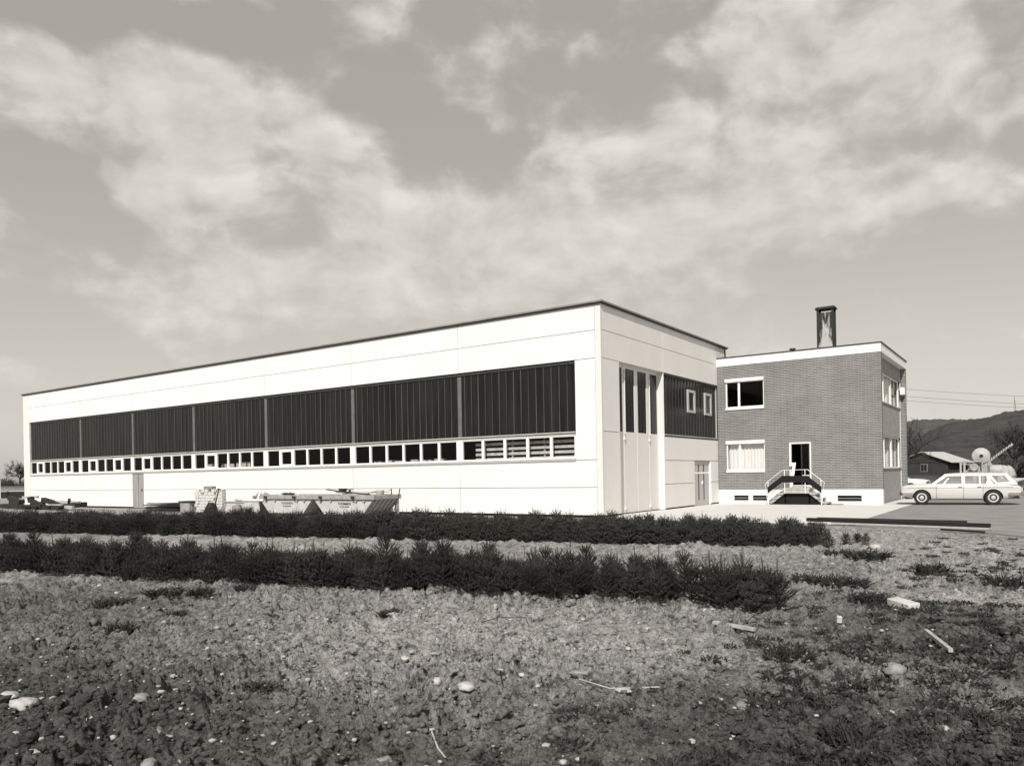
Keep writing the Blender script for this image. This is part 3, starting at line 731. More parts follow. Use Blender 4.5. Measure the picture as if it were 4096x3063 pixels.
# ------------------------------------------------------------------ skips
def text_mesh(txt, size, m, bold=0.0):
    cu = bpy.data.curves.new('lettering', 'FONT'); cu.body = txt; cu.size = size; cu.align_x = 'CENTER'; cu.offset = bold; cu.extrude = .002
    to = bpy.data.objects.new('tmp', cu); COL.objects.link(to)
    dg = bpy.context.evaluated_depsgraph_get(); me = bpy.data.meshes.new_from_object(to.evaluated_get(dg))
    bpy.data.objects.remove(to); bpy.data.curves.remove(cu)
    me.materials.clear(); me.materials.append(m); me.name = 'lettering'
    return me
def put_text(me, parent, x, y, z, inv, sx=1):
    o = bpy.data.objects.new('lettering', me); link(o, parent); o.rotation_euler = (PI/2, 0, 0); o.location = (x, y, z); o.scale = (sx, 1, 1); return o
def skip(x0, label, bold):
    L, W, H = 3.50, 1.50, .88; s = .62
    t = empty('skip_container', (x0, -3.0, 0), 0, label, 'skip', 'skips in front of the hall')
    b = MB(); z0, zr = .10, .70
    # trapezoid shell: outer + inner
    def ring(x_in, z, g): return [(x_in+g, g, z), (L-x_in-g, g, z), (L-x_in-g, W-g, z), (x_in+g, W-g, z)]
    A = ring(s, z0, 0); B = ring(.03, zr, 0); Cc = ring(.03, zr, .03); Dd = ring(s, z0+.04, .03)
    b.add(A+B+Cc+Dd, [(3,2,1,0)] + [(i,(i+1)%4,4+(i+1)%4,4+i) for i in range(4)] + [(4+i,4+(i+1)%4,8+(i+1)%4,8+i) for i in range(4)] + [(8+i,8+(i+1)%4,12+(i+1)%4,12+i) for i in range(4)] + [(12,13,14,15)])
    b.build('body', M['skip'], t)
    r = MB()
    r.box(-.02, L+.02, -.05, .03, .70, .88); r.box(-.02, L+.02, W-.03, W+.05, .70, .88); r.box(-.05, .03, -.045, W+.045, .702, .878); r.box(L-.03, L+.05, -.045, W+.045, .702, .878)
    r.build('rim', M['skip_rim'], t, bevel=.012)
    d = MB(); d.box(-.01, L+.01, -.035, .0, .665, .70); d.build('painted_rim_shadow', M['skip_dark'], t)  # dark strip added as a painted shadow below the rim
    e = MB()
    for sx, xa in ((1, L), (-1, 0)):
        for k in range(6):
            y = .14 + k*(W-.28)/5
            e.obox((xa - sx*(s-.03), y, z0+.02), (xa + sx*.005, y, .69), .05, .05)
    e.build('end_rib', M['skip_rim'], t)
    g = MB()
    for xx in (.42, 1.05, 2.52, 2.98): g.prism([(xx-.10,.665),(xx+.10,.665),(xx+.03,.56)], 1, -.05, 0)
    g.build('gusset', M['skip_rim'], t)
    h = MB()
    for xx in (.55, 2.45):
        h.lathe([(0,.045),(.10,.045),(.10,.065),(.125,.065)], (xx, -.05, .79), (0,-1,0), 12)
    h.build('lifting_lug', M['dark_metal'], t)
    l = MB(); l.box(L-.16, L-.03, W-.14, W-.02, 0, .70); l.box(.03, .16, W-.14, W-.02, 0, .70); l.box(s+.05, L-s-.05, .1, W-.1, 0, z0); l.build('leg', M['skip_rim'], t)
    tm = text_mesh('THOMMEN', .155, M['ink'], bold); put_text(tm, t, L/2+.10, -.004, .475, None, .98)
    tm = text_mesh('TEL. 061-813444', .082, M['ink'], .001); put_text(tm, t, L/2+.10, -.004, .375, None, 1.0)
    return t
# bodies slope inwards; lettering sits on a flat front (front wall is upright in y)
skip(-15.62, 'white skip with THOMMEN lettering and dark bush of rubbish, beside the small mortar trough', .0)
skip(-12.06, 'white skip with THOMMEN lettering heaped with planks, its ribbed end showing', .0015)
def thing_box(name, a, bb, w, h, m, label, cat, group=None, up=(0,0,1)):
    o = MB().obox(a, bb, w, h, up=up).build(name, m); return tag(o, label, cat, group)
# load of the right-hand skip
PL = 'planks lying across the loaded skip'
for k, (x0, z0, x1, z1, y) in enumerate(((-11.55,1.10,-8.9,.90,-2.7),(-11.3,1.02,-9.3,.93,-2.5),(-11.5,.97,-9.6,.92,-2.2),(-11.0,1.0,-8.75,.98,-2.05),(-10.6,1.03,-9.0,.90,-2.9),(-10.9,.92,-9.1,.96,-2.4))):
    thing_box('plank', (x0, y, z0), (x1, y-.25+.1*k, z1), .14, .03, M['plank'] if k % 2 else M['timber'], 'thin plank in the flat heap across the ribbed-end skip', 'plank', PL)
thing_box('board', (-9.55,-2.1,1.0), (-8.85,-1.75,1.05), .5, .02, M['plank'], 'wide pale board at the ribbed end of the loaded skip', 'board')
o = MB(); o.lathe([(0,.13),(.02,.145),(.26,.16),(.26,.14),(.05,.12)], (-8.93,-2.25,.80), (0,0,1), 16); tag(o.build('bucket', M['frame_grey'], smooth=40), 'grey bucket among the rubbish at the ribbed end of the skip', 'bucket')
o = MB(); o.box(-10.95,-10.7,-2.6,-2.4,1.02,1.10); o.box(-10.97,-10.68,-2.62,-2.38,1.10,1.14); tag(o.build('block', M['timber']), 'small dark block topping the plank heap in the skip', 'block')
o = MB(); o.box(-10.55,-10.2,-2.55,-2.5,1.08,1.11); o.box(-10.42,-10.36,-2.56,-2.49,.98,1.08); tag(o.build('wooden_bracket', M['timber']), 'dark T-shaped wooden bracket on the plank heap', 'bracket')
for k, (x, dx) in enumerate(((-8.72, .0), (-8.35, .05))):
    thing_box('stake', (x, -1.8, .75), (x+dx-.03+.06*k, -1.8, 1.10), .03, .03, M['timber'], 'thin dark stake sticking up from the corner of the ribbed-end skip', 'stake', 'stakes in the skip')
def rubble_lump(seed, r, squash=.7, sub=2, amp=.35):
    bm = bmesh.new(); bmesh.ops.create_icosphere(bm, subdivisions=sub, radius=1)
    V = np.array([v.co[:] for v in bm.verts]); F = [[v.index for v in f.verts] for f in bm.faces]; bm.free()
    if sub > 2: amp = amp*.8
    if sub == 2: V = V*(1+.45*gnoise(V[:,0]*3.3+seed, V[:,1]*3.3-V[:,2]*2.9, seed+6))[:,None]
    n = gnoise(V[:,0]*1.3+seed*3.1, V[:,1]*1.3+V[:,2]*.9, seed) + .5*gnoise(V[:,0]*3+seed, V[:,2]*3+V[:,1], seed+2)
    n = n + (.35*gnoise(V[:,0]*6+seed, V[:,1]*6-V[:,2]*5, seed+4) if sub > 2 else 0)
    V = V*(1+amp*n[:,None])*r; V[:,2] *= squash
    return V, F
def lump_obj(name, x, y, z, r, seed, m, squash=.7, sx=1.0, rot=0.0, amp=.35, sub=2):
    V, F = rubble_lump(seed, r, squash, sub, amp); V[:,0] *= sx
    c, s = math.cos(rot), math.sin(rot); V = V @ np.array([[c, s, 0], [-s, c, 0], [0, 0, 1]])
    o = np_mesh(name, V, F, m, smooth=sub > 3); o.location = (x, y, z); return o
# rubbish in the left skip: a bush and broken bits
for k, (x, z, r, s) in enumerate(((-15.0,.84,.20,1.6),(-14.55,.86,.24,1.5),(-14.15,.84,.18,1.8))):
    tag(lump_obj('rubble_lump', x, -2.2, z, r, 40+k, M['block'], .55, s, 0, .8, 1), 'pale lump of rubble in the skip next to the mortar trough', 'rubble', 'rubble in the skip')
# mortar trough / small tank at the left
tr = empty('mortar_trough', (-16.1, -2.9, 0), 0, 'squat pale metal trough filled with rubble, beside the skips', 'trough')
b = MB(); b.prism([(-.58,.02),(.42,.02),(.52,.60),(-.66,.60)], 1, -.1, .95); b.build('body', M['skip'], tr)
b = MB(); b.box(-.70,.78,-.16,-.08,.62,.70); b.box(-.70,.78,.93,1.0,.62,.70); b.box(-.70,-.62,-.08,.93,.62,.70); b.build('rim', M['white'], tr)
b = MB(); b.obox((.36,-.13,.66),(.62,-.13,1.02),.07,.09); b.build('handle', M['white'], tr)
b = MB()
for k in range(5): b.box(.44+.022*k, .60+.022*k, -.13, -.06, .50-.105*k, .55-.105*k)
b.obox((.42,-.10,.62),(.60,-.10,.02),.03,.03); b.obox((.60,-.10,.62),(.74,-.10,.02),.03,.03); b.build('rung', M['dark_metal'], tr)
for k, (x, z, r) in enumerate(((-16.55,.78,.17),(-16.25,.82,.15),(-15.95,.84,.18),(-16.4,.92,.12))):
    tag(lump_obj('rubble_lump', x, -2.45, z, r, 60+k, M['rock'] if k % 2 else M['rockg'], .6, 1.5, 0, .8, 1), 'broken lump of rubble heaped in the mortar trough', 'rubble', 'rubble in the mortar trough')
# pallet of building blocks
rb = random.Random(3)
GB = 'blocks stacked by the hall wall'
base = MB().box(-.125, .125, -.12, .12, .004, .136).build('building_block', M['block'], bevel=.006)
tag(base, 'pale building block in the tall stack against the hall wall', 'block', GB)
first = True
for row in range(8):
    for c in range(6):
        if (row == 7 and c in (1, 4)) or (row == 6 and c == 2): continue
        o = base if first else base.copy()
        if not first: COL.objects.link(o)
        first = False
        o.location = (-21.25 + c*.262 + rb.uniform(-.012,.012) + (.08 if row % 2 else 0), -2.38 + rb.uniform(-.03,.03), row*.1425)
        o.rotation_euler = (0, 0, rb.uniform(-.05,.05))
for row in range(8):
    for c in range(2):
        o = base.copy(); COL.objects.link(o); o.location = (-19.62 + c*.255, -2.30 + rb.uniform(-.03,.03), row*.1425); o.rotation_euler = (0,0,rb.uniform(-.04,.04))
for k in range(2):
    o = base.copy(); COL.objects.link(o); o['label'] = 'weathered darker block on the very top of the block stack'; o.location = (-20.45+k*.34, -2.38, 8*.1425); o.scale = (1.3,1,1.05)
    o.data = base.data.copy(); o.data.materials[0] = M['rockg']
# low crates, planks, tool, sack
o = MB(); o.box(-22.3,-21.5,-2.7,-2.2,0,.50); o.box(-22.4,-21.42,-2.75,-2.15,.50,.56,1); tag(o.build('crate', [M['skip_rim'], M['timber']]), 'pale low crate with dark lid beside the block stack', 'crate')
o = MB(); o.box(-18.95,-17.4,-2.5,-1.9,0,.52); o.box(-19.0,-17.35,-2.55,-1.85,.52,.56,1); tag(o.build('board_bench', [M['skip'], M['plank']]), 'low pale bench of boards between the pickaxe and the trough', 'bench')
tag(lump_obj('white_sack', -18.1, -2.2, .63, .24, 71, M['block'], .35, 1.6, 0, .6, 3), 'white sack lying on the low bench of boards', 'sack')
tag(lump_obj('grey_sack', -17.6, -2.75, .2, .22, 73, M['rockg'], 1.1, .8, 0, .5, 3), 'grey lumpy sack standing at the foot of the bench', 'sack')
tag(lump_obj('dark_sack', -19.32, -2.95, .24, .27, 75, M['black'], 1.05, .8, 0, .5, 3), 'black sack slumped beside the block stack', 'sack')
pk = empty('pickaxe', (-19.0, -3.05, 0), 0, 'dark pickaxe standing handle down and leaning beside the block stack', 'pickaxe')
b = MB(); b.tube([(-.05,0,.02),(.44,0,1.14)], .028, 8); b.build('handle', M['timber'], pk)
b = MB(); b.tube([(.24,0,1.03),(.32,0,1.14),(.44,0,1.17),(.54,0,1.15),(.59,0,1.05)], .022, 6); b.build('head', M['dark_metal'], pk)
for k in range(10):
    z = .06 + .085*(k//2) ; thing_box('plank', (-25.7+.3*(k % 3), -2.6+.2*(k % 2), z), (-22.6-.25*(k % 2)+.1*k*.5, -2.5+.12*(k % 3), z+.03*(k % 3)), .20, .055, M['timber'], 'dark plank in the flat stack right of the grey side door', 'plank', 'dark planks stacked by the side door')
# timber heap at the far left
TH = 'old beams heaped at the far end of the hall'
beams = [(-36.14,.58,-34.2,.22,-3,.22,0),(-37.1,.50,-35.2,.20,-3.2,.20,0),(-40.6,.68,-38.6,.36,-3.0,.24,0),(-39.0,.70,-37.6,.72,-2.9,.12,1),(-37.7,.55,-37.5,.60,-3.1,.28,0),(-34.9,.44,-32.7,.40,-2.8,.14,1),
         (-32.5,.30,-31.7,.28,-3,.22,0),(-33.2,.42,-32.5,.60,-2.9,.12,0),(-36.5,.12,-33,.14,-3.3,.22,0),(-38.5,.14,-35.5,.16,-3.4,.22,0),(-41.2,.16,-38.2,.2,-3.2,.24,0),(-35.5,.24,-33.4,.28,-3.05,.12,1),(-41.5,.4,-39.6,.44,-2.6,.2,0),(-38.3,.3,-36.6,.34,-2.7,.2,0),(-33.8,.2,-31.9,.16,-3.2,.16,1),(-34.4,.30,-32.6,.31,-2.6,.2,0)]
for k, (x0, z0, x1, z1, y, t, pale) in enumerate(beams):
    lab = 'pale plank lying in the timber heap at the far end of the hall' if pale else 'dark old beam in the timber heap at the far end of the hall'
    if k == 0: lab = 'dark beam tilted steeply, tallest of the middle of the timber heap'
    thing_box('timber_beam', (x0, y, z0), (x1, y+rb.uniform(-.4,.4), z1), t*1.15, t*1.15, M['plank'] if pale else M['timber'], lab, 'beam', TH)
for k, (x, y, r) in enumerate(((-39.8,-3.3,.32),(-37.0,-3.4,.30),(-35.7,-3.5,.26),(-34.0,-3.5,.22),(-32.9,-3.4,.2))):
    tag(lump_obj('rubble_lump', x, y, .2, r*.8, 80+k, M['timber'], .6, 1.7, .4*k, .9, 1), 'dark lump of rubble among the old beams', 'rubble', 'rubble among the old beams')

# ------------------------------------------------------------------ steel and boards at the yard edge
thing_box('steel_girder', (7.25,-.768,.105), (11.92,-1.84,.105), .16, .10, M['black'], 'longest black steel girder lying along the edge of the yard', 'girder')
thing_box('steel_girder', (7.3,.30,.055), (11.3,-.10,.055), .16, .11, M['black'], 'shorter black girder lying behind the longest one at the yard edge', 'girder')
thing_box('support_board', (8.0,-.94,.028), (11.93,-1.88,.028), .24, .05, M['plank'], 'pale board lying under the longest black girder', 'board')
thing_box('steel_bar', (10.9,-2.42,.02), (11.85,-2.90,.02), .10, .04, M['black'], 'short black bar lying nearest the field in front of the girders', 'bar')

# ------------------------------------------------------------------ spruce nursery beds
def spruce_arrays(seed, h=.58, quick=False):
    """young spruce: stem, whorls of upswept shoots bristling with needles, long leader. returns crown V,F and trunk V,F (tris)"""
    r = np.random.default_rng(seed); NV = []; NF = []; SV = []; SF = []
    def stem(a, b, r0, r1):
        a = np.array(a); b = np.array(b); d = (b-a)/np.linalg.norm(b-a)
        u = np.cross(d, [0.3,.9,.1]); u /= np.linalg.norm(u); w = np.cross(d, u); o = len(SV)
        for p, rr in ((a, r0), (b, r1)):
            for k in range(3):
                t = 2*PI*k/3; SV.append(p + (u*math.cos(t)+w*math.sin(t))*rr)
        for k in range(3):
            k2 = (k+1) % 3; SF.append((o+k, o+k2, o+3+k2)); SF.append((o+k, o+3+k2, o+3+k))
    def bristle(a, b, ln, step, wid):
        a = np.array(a); b = np.array(b); L = np.linalg.norm(b-a); d = (b-a)/L
        n = max(3, int(L/step))
        u = np.cross(d, [.31,.17,.93]); u /= np.linalg.norm(u); w = np.cross(d, u)
        for i in range(n):
            p = a + (b-a)*(i+r.random())/n; t = r.random()*2*PI
            side = u*math.cos(t)+w*math.sin(t); dirn = side*.80 + d*.62
            tip = p + dirn*ln*r.uniform(.7,1.15); q = np.cross(dirn, d); q /= (np.linalg.norm(q)+1e-9)
            o = len(NV); NV.extend([p-q*wid, p+q*wid, tip]); NF.append((o, o+1, o+2))
    step = .0085 if quick else .0045; wid = .0062 if quick else .0034; ln = .032 if quick else .023
    lead = h*r.uniform(.18,.46); top = h - lead
    stem((0,0,-.03), (0,0,top), .011, .006); stem((0,0,top), (r.uniform(-.02,.02), r.uniform(-.02,.02), h), .006, .003)
    bristle((0,0,top*.9), (0,0,h), ln*.62, step*.55, wid)
    nw = 7
    for k in range(nw):
        z = .03 + (top-.03)*(k/(nw-1))**.9; f = k/(nw-1)
        rad = (.30*(1-f)+.17*f)*r.uniform(.85,1.15)*h/.58; nb = r.integers(8, 12)
        for q in range(nb):
            az = 2*PI*(q+r.random()*.7)/nb; el = math.radians(r.uniform(10,38)*(1-f) + r.uniform(45,68)*f)
            if k == nw-1: el = math.radians(r.uniform(45,68))
            dv = np.array([math.cos(az)*math.cos(el), math.sin(az)*math.cos(el), math.sin(el)])
            a = np.array([0,0,z]); b2 = a + dv*rad*r.uniform(.75,1.1)
            stem(a, b2, .004, .002); bristle(a+dv*.03, b2, ln, step*(.65 if k < 4 else 1), wid)
            if k < nw-1:
                for sg in (-1, 1):
                    m_ = a + (b2-a)*r.uniform(.35,.6); e = np.array([-dv[1]*sg, dv[0]*sg, .25]); c2 = m_ + (dv*.7+e*.7)*rad*.42
                    bristle(m_, c2, ln, step, wid)
    return np.array(NV), np.array(NF), np.array(SV), np.array(SF)
def spruce_thing(seed, h, parts=True):
    nv, nf, sv, sf = spruce_arrays(seed, h)
    if parts:
        t = empty('spruce_seedling')
        np_mesh('crown', nv, nf, M['spruce'], t); np_mesh('trunk', sv, sf, M['bark'], t)
        return t
    V = np.vstack([nv, sv]); F = np.vstack([nf, sf+len(nv)])
    return np_mesh('spruce_seedling', V, F, [M['spruce'], M['bark']], mi=[0]*len(nf)+[1]*len(sf))
rs = random.Random(21)
protos = [spruce_thing(100+k, h, True) for k, h in enumerate((.58,.50,.64,.54,.60))]
used = set()
def put_spruce(x, y, s, label, group):
    k = rs.randrange(len(protos)); p = protos[k]
    o = p if k not in used else copy_tree(p)
    used.add(k)
    o.location = (x, y, gz(x, y)-.01); o.rotation_euler = (rs.uniform(-.11,.11), rs.uniform(-.11,.11), rs.uniform(0, 2*PI)); o.scale = (s, s, s*rs.uniform(.9,1.12))
    tag(o, label, 'young spruce', group); return o
GN = 'young spruces in the near bed'
a0, a1 = np.array([-4.2,-18.85]), np.array([9.42,-15.95]); dv = (a1-a0)/np.linalg.norm(a1-a0); nv_ = np.array([-dv[1], dv[0]]); L0 = np.linalg.norm(a1-a0)
near = 0
for row in range(5):
    t = .1*row
    while t < L0:
        p = a0 + dv*t + nv_*(-.02 + row*.25) + np.array([rs.uniform(-.05,.05), rs.uniform(-.05,.05)])
        put_spruce(p[0], p[1], rs.uniform(.78,1.16), 'dark young spruce in the dense near bed across the field', GN); near += 1
        t += rs.uniform(.27,.36)
for (x, y, s, lab) in ((9.50,-15.72, 1.05,'young spruce standing just clear of the near end of the bed'),(9.86,-15.78,1.15,'bushy young spruce between two others at the loose end of the near bed'),
                       (10.12,-15.62,1.25,'tallest spruce in the loose group past the end of the near bed'),(10.30,-15.95,1.0,'low spruce at the front of the loose group beyond the near bed'),(10.50,-15.72,1.0,'last and outermost spruce of the loose group by the near bed'),
                       (9.68,-15.55,1.05,'young spruce at the back of the loose group, toward the bed'),(10.00,-15.40,1.1,'young spruce at the back of the loose group, in its middle'),(10.34,-15.48,1.0,'young spruce at the back of the loose group, toward the yard'),(10.00,-15.95,.9,'low spruce at the front of the loose group, toward the bed')):
    put_spruce(x, y, s, lab, GN)
GF = 'young spruces in the far bed'
b0, b1 = np.array([-21.5,-14.75]), np.array([9.5,-8.15]); dv = (b1-b0)/np.linalg.norm(b1-b0); nv_ = np.array([-dv[1], dv[0]]); L1 = np.linalg.norm(b1-b0)
far_n = 0; rest = []
for row in range(6):
    t = .12*row if row else 0
    while t < L1 - .12*row:
        p = b0 + dv*t + nv_*(-.40*max(0, 1-t/14) - .02 + row*.32) + np.array([rs.uniform(-.06,.06), rs.uniform(-.06,.06)])
        hh = (.98 if t < L1*.72 else .98 - .20*(t-L1*.72)/(L1*.28))*rs.uniform(.80,1.18)*1.14
        if row == 0 and near + far_n < 288:
            put_spruce(p[0], p[1], hh, 'dark young spruce along the front edge of the far bed', GF); far_n += 1
        else:
            rest.append((p[0], p[1], hh))
        t += rs.uniform(.27,.36)
qv = [spruce_arrays(300+k, h, True) for k, h in enumerate((.58,.52,.64,.60))]
Vs = []; Fs = []; off = 0
for (x, y, s) in rest:
    nv, nf, sv, sf = qv[rs.randrange(4)]; a = rs.uniform(0, 2*PI); c, sn = math.cos(a), math.sin(a)
    R_ = np.array([[c,sn,0],[-sn,c,0],[0,0,1]])
    Vs.append(nv @ R_ * s + np.array([x, y, gz(x, y)-.01])); Fs.append(nf+off); off += len(nv)
o = np_mesh('spruce_bed', np.vstack(Vs), np.vstack(Fs), M['spruce'])
tag(o, 'dense mass of dark young spruces filling the far bed below the hall', 'spruce bed', kind='stuff')
for (x, y, s) in ((9.62,-7.4,.6),(9.95,-7.15,.5),(9.75,-6.9,.55)):
    put_spruce(x, y, s, 'small stray spruce seedling on the bare soil past the far bed', 'stray seedlings past the far bed')

# ------------------------------------------------------------------ stones, clods, weeds, debris
def fan_points(n, rmin, rmax, seed, spread=40):
    r = np.random.default_rng(seed)
    R_ = np.exp(r.uniform(math.log(rmin), math.log(rmax), n)); a = FA + np.radians(r.uniform(-spread, spread, n))
    return CX+np.sin(a)*R_, CY+np.cos(a)*R_, r
def in_field(x, y): return (y < yard_edge(x) - .3)
def scatter(name, n, rmin, rmax, smin, smax, seed, m, label, cat, keep=None, squash=.75, sink=.35, sub=1, amp=.5, flat=False):
    x, y, r = fan_points(n, rmin, rmax, seed)
    k = in_field(x, y)
    if keep is not None: k &= keep(x, y, r)
    x, y = x[k], y[k]; z = ground_z(x, y)
    protos_ = [rubble_lump(seed+q, 1.0, squash, sub, amp) for q in range(6)]
    Vs, Fs, off = [], [], 0
    dist = np.hypot(x-CX, y-CY)
    for i in range(len(x)):
        V, F = protos_[r.integers(6)]; s = smin*(smax/smin)**(r.random()**1.8)
        a = r.uniform(0, 2*PI); c, sn = math.cos(a), math.sin(a); sx = r.uniform(.8, 1.4)
        V = V*np.array([sx,1,1]) @ np.array([[c,sn,0],[-sn,c,0],[0,0,1]])
        Vs.append(V*s + np.array([x[i], y[i], z[i] + s*squash*(1-2*sink)*.6])); Fs.append(np.array(F)+off); off += len(V)
    o = np_mesh(name, np.vstack(Vs), np.vstack(Fs), m, smooth=not flat)
    return tag(o, label, cat, kind='stuff')
scatter('soil_clods', 42000, 3.6, 15, .006, .026, 501, M['soil'], 'crumbly clods of soil strewn over the field', 'soil clods', amp=.9, sub=1, flat=True)
scatter('soil_clods', 5000, 3.6, 13, .014, .056, 507, M['soil'], 'larger rough clods over the near part of the field', 'soil clods', keep=lambda x, y, r: (gnoise(x*.9, y*.9, 31) + .5*gnoise(x*2.7, y*2.7, 33) > -.02), amp=1.0, sub=2, sink=.3, flat=True)
scatter('pebbles', 2600, 3.6, 9, .006, .026, 502, M['pebble'], 'small pale pebbles scattered over the damp soil', 'pebbles', keep=lambda x, y, r: (r.random(len(x)) < .25 + .75*np.exp(-((x-7.6)/2.2)**2-((y+21.6)/1.4)**2)), squash=.6, sink=.2, amp=.3, sub=2)
scatter('pebbles', 900, 8, 22, .010, .04, 503, M['pebble'], 'pale pebbles and crumbs on the far strip of soil', 'pebbles', squash=.6, sink=.3, amp=.4)
stones = [  # x, y, r, squash, elong, pale, label
 (6.98,-22.02,.115,.62,1.35,1,'largest white rock at the edge of the damp soil, with a flat side'),
 (6.69,-22.00,.085,.6,1.3,1,'rounded white rock just beside the largest white rock'),
 (9.62,-20.27,.075,.6,1.3,1,'pale boulder lying on its side next to an upright one in the open soil'),
 (9.37,-20.29,.050,.9,.9,1,'upright pale pebble beside the tilted boulder in the open soil'),
 (9.96,-19.28,.06,.5,2.0,0,'long grey stone pointing toward the near bed'),
 (9.72,-17.40,.055,.5,1.5,1,'flat white chip on the soil below the end of the near bed'),
 (10.50,-19.58,.055,.45,1.7,1,'flat white stone shaped like a small fish, amid dark soil'),
 (8.36,-19.54,.05,.5,1.6,1,'bright white stone, the lower of a pair in the dry crumbly soil'),
 (8.60,-19.42,.045,.5,1.9,0,'long pale stone, the upper of a pair in the dry crumbly soil'),
 (7.63,-21.52,.075,.6,1.1,0,'angular pale stone on the damp gravelly soil'),
 (8.22,-21.75,.06,.45,1.8,0,'flat long stone lying across the damp gravelly soil'),
 (8.75,-22.10,.060,.8,1.1,0,'round stone at the lower border of the soil'),
 (8.16,-22.45,.065,.45,2.2,1,'white sliver of stone standing out near the lower border'),
 (7.93,-20.85,.040,.7,1.3,1,'small bright stone beside a dark tuft in the soil'),
 (9.93,-21.40,.062,.75,1.1,0,'smooth egg-like stone at the lower border, near a twig'),
 (10.22,-7.75,.14,.6,1.3,1,'white boulder on the bare strip near the stray seedlings'),
 (6.30,-19.9,.05,.6,1.2,0,'round grey pebble on the lighter soil before the near bed'),
 (11.9,-20.55,.09,.55,1.5,0,'rough grey stone among the dark weedy clods'),
 (11.30,-19.3,.10,.6,1.2,0,'lumpy pale clod-like stone above the dark burrow'),
 (12.05,-18.2,.11,.7,1.1,0,'big rounded lump of hard soil in the weedy corner'),
]
for k, (x, y, r, sq, el, pale, lab) in enumerate(stones):
    r *= .72
    o = lump_obj('stone', x, y, gtop(x, y, r*.8) + r*sq*.22, r, 200+k, M['rock'] if pale else M['rockg'], sq, el, rs.uniform(-.6,.6), .55, 3)
    tag(o, lab, 'stone')
# debris
def put_box(name, x, y, dx, dy, dz, rz, m, lab, cat, tilt=0.0):
    o = MB().box(-dx/2, dx/2, -dy/2, dy/2, 0, dz).build(name, m, bevel=.006); o.location = (x, y, gtop(x, y, dx*.5)-.012); o.rotation_euler = (tilt, tilt*.5, rz); return tag(o, lab, cat)
put_box('concrete_kerbstone', 11.66,-14.72,.36,.15,.085,-.75,M['block'],'long white broken concrete block lying in the weeds','block',.10)
put_box('broken_brick', 9.90,-16.22,.14,.09,.07,.3,M['block'],'small white broken brick below the loose spruces','brick')
put_box('cup', 11.23,-16.05,.05,.05,.07,.4,M['block'],'tiny white cup-like box on the dark soil','cup',.15)
put_box('pale_tile', 13.1,-10.6,.22,.2,.05,.2,M['block'],'square pale tile on the bare yard-side ground','tile')
o = MB().obox((10.19,-16.88,gtop(10.19,-16.88,.07)+.035),(10.64,-16.97,gtop(10.64,-16.97,.07)+.03),.05,.03).build('lath', M['stick']); tag(o, 'pale bowed lath lying below the loose spruces', 'lath')
o = MB().tube([(10.47,-16.93,gtop(10.47,-16.93,.07)+.02),(10.62,-16.70,gtop(10.6,-16.7,.07)+.16)], .006, 5).build('thin_stick', M['bark']); tag(o, 'thin dark stick propped on the bowed lath', 'stick')
o = MB().obox((12.06,-16.33,gtop(12.06,-16.33,.07)+.05),(12.34,-17.2,gtop(12.34,-17.2,.07)+.04),.035,.03).build('lath', M['stick']); tag(o, 'straight pale lath lying in the dark weedy soil', 'lath')
o = MB().tube([(10.05,-19.42,gtop(10.05,-19.42,.07)+.03),(10.35,-19.5,gtop(10.35,-19.5,.07)+.05),(10.68,-19.35,gtop(10.68,-19.35,.07)+.03)], .006, 5).build('twig', M['stick']); tag(o, 'dry branching twig beside the long grey stone', 'twig')
o = MB().tube([(9.93,-21.0,gtop(9.93,-21,.07)+.02),(10.08,-21.12,gtop(10.08,-21.12,.07)+.02),(10.2,-21.2,gtop(10.2,-21.2,.07)+.02)], .005, 5).build('twig', M['stick']); tag(o, 'thin pale twig lying near the lower border of the soil', 'twig')
o = MB().tube([(8.0,-17.95,gtop(8,-17.95,.07)+.02),(8.05,-17.7,gtop(8.05,-17.7,.07)+.06),(8.35,-17.6,gtop(8.35,-17.6,.07)+.06),(8.5,-17.8,gtop(8.5,-17.8,.07)+.03)], .005, 5).build('bent_wire', M['bark']); tag(o, 'thin bent wire looped on the soil before the near bed', 'wire')
put_box('pale_board', 10.34,-9.84,.30,.06,.03,.1,M['plank'],'short pale strip of wood on the soil past the far bed','board')

def tuft_arrays(seed, n, rad, h, wid=.004, lean=.6):
    r = np.random.default_rng(seed); V = []; F = []
    for i in range(n):
        a = r.uniform(0, 2*PI); rr = rad*math.sqrt(r.random()); p = np.array([math.cos(a)*rr, math.sin(a)*rr, 0])
        b = r.uniform(0, 2*PI); d = np.array([math.cos(b)*lean*r.random()+.4*p[0]/rad, math.sin(b)*lean*r.random()+.4*p[1]/rad, 1.0]); d /= np.linalg.norm(d)
        L = h*r.uniform(.45,1.1); q = np.cross(d, [r.normal(), r.normal(), .2]); q /= np.linalg.norm(q)
        w = wid*r.uniform(.7,1.5); m_ = p + d*L*.6; t = p + d*L + np.array([d[0], d[1], -.5])*L*.25
        o = len(V); V += [p-q*w, p+q*w, m_+q*w*.9, m_-q*w*.9, t]; F += [(o,o+1,o+2),(o,o+2,o+3),(o+3,o+2,o+4)]
    return np.array(V), np.array(F)
tv, tf = tuft_arrays(5, 240, .13, .13, .005, 1.2)
tuft0 = np_mesh('weed_tuft', tv, tf, M['weed'])
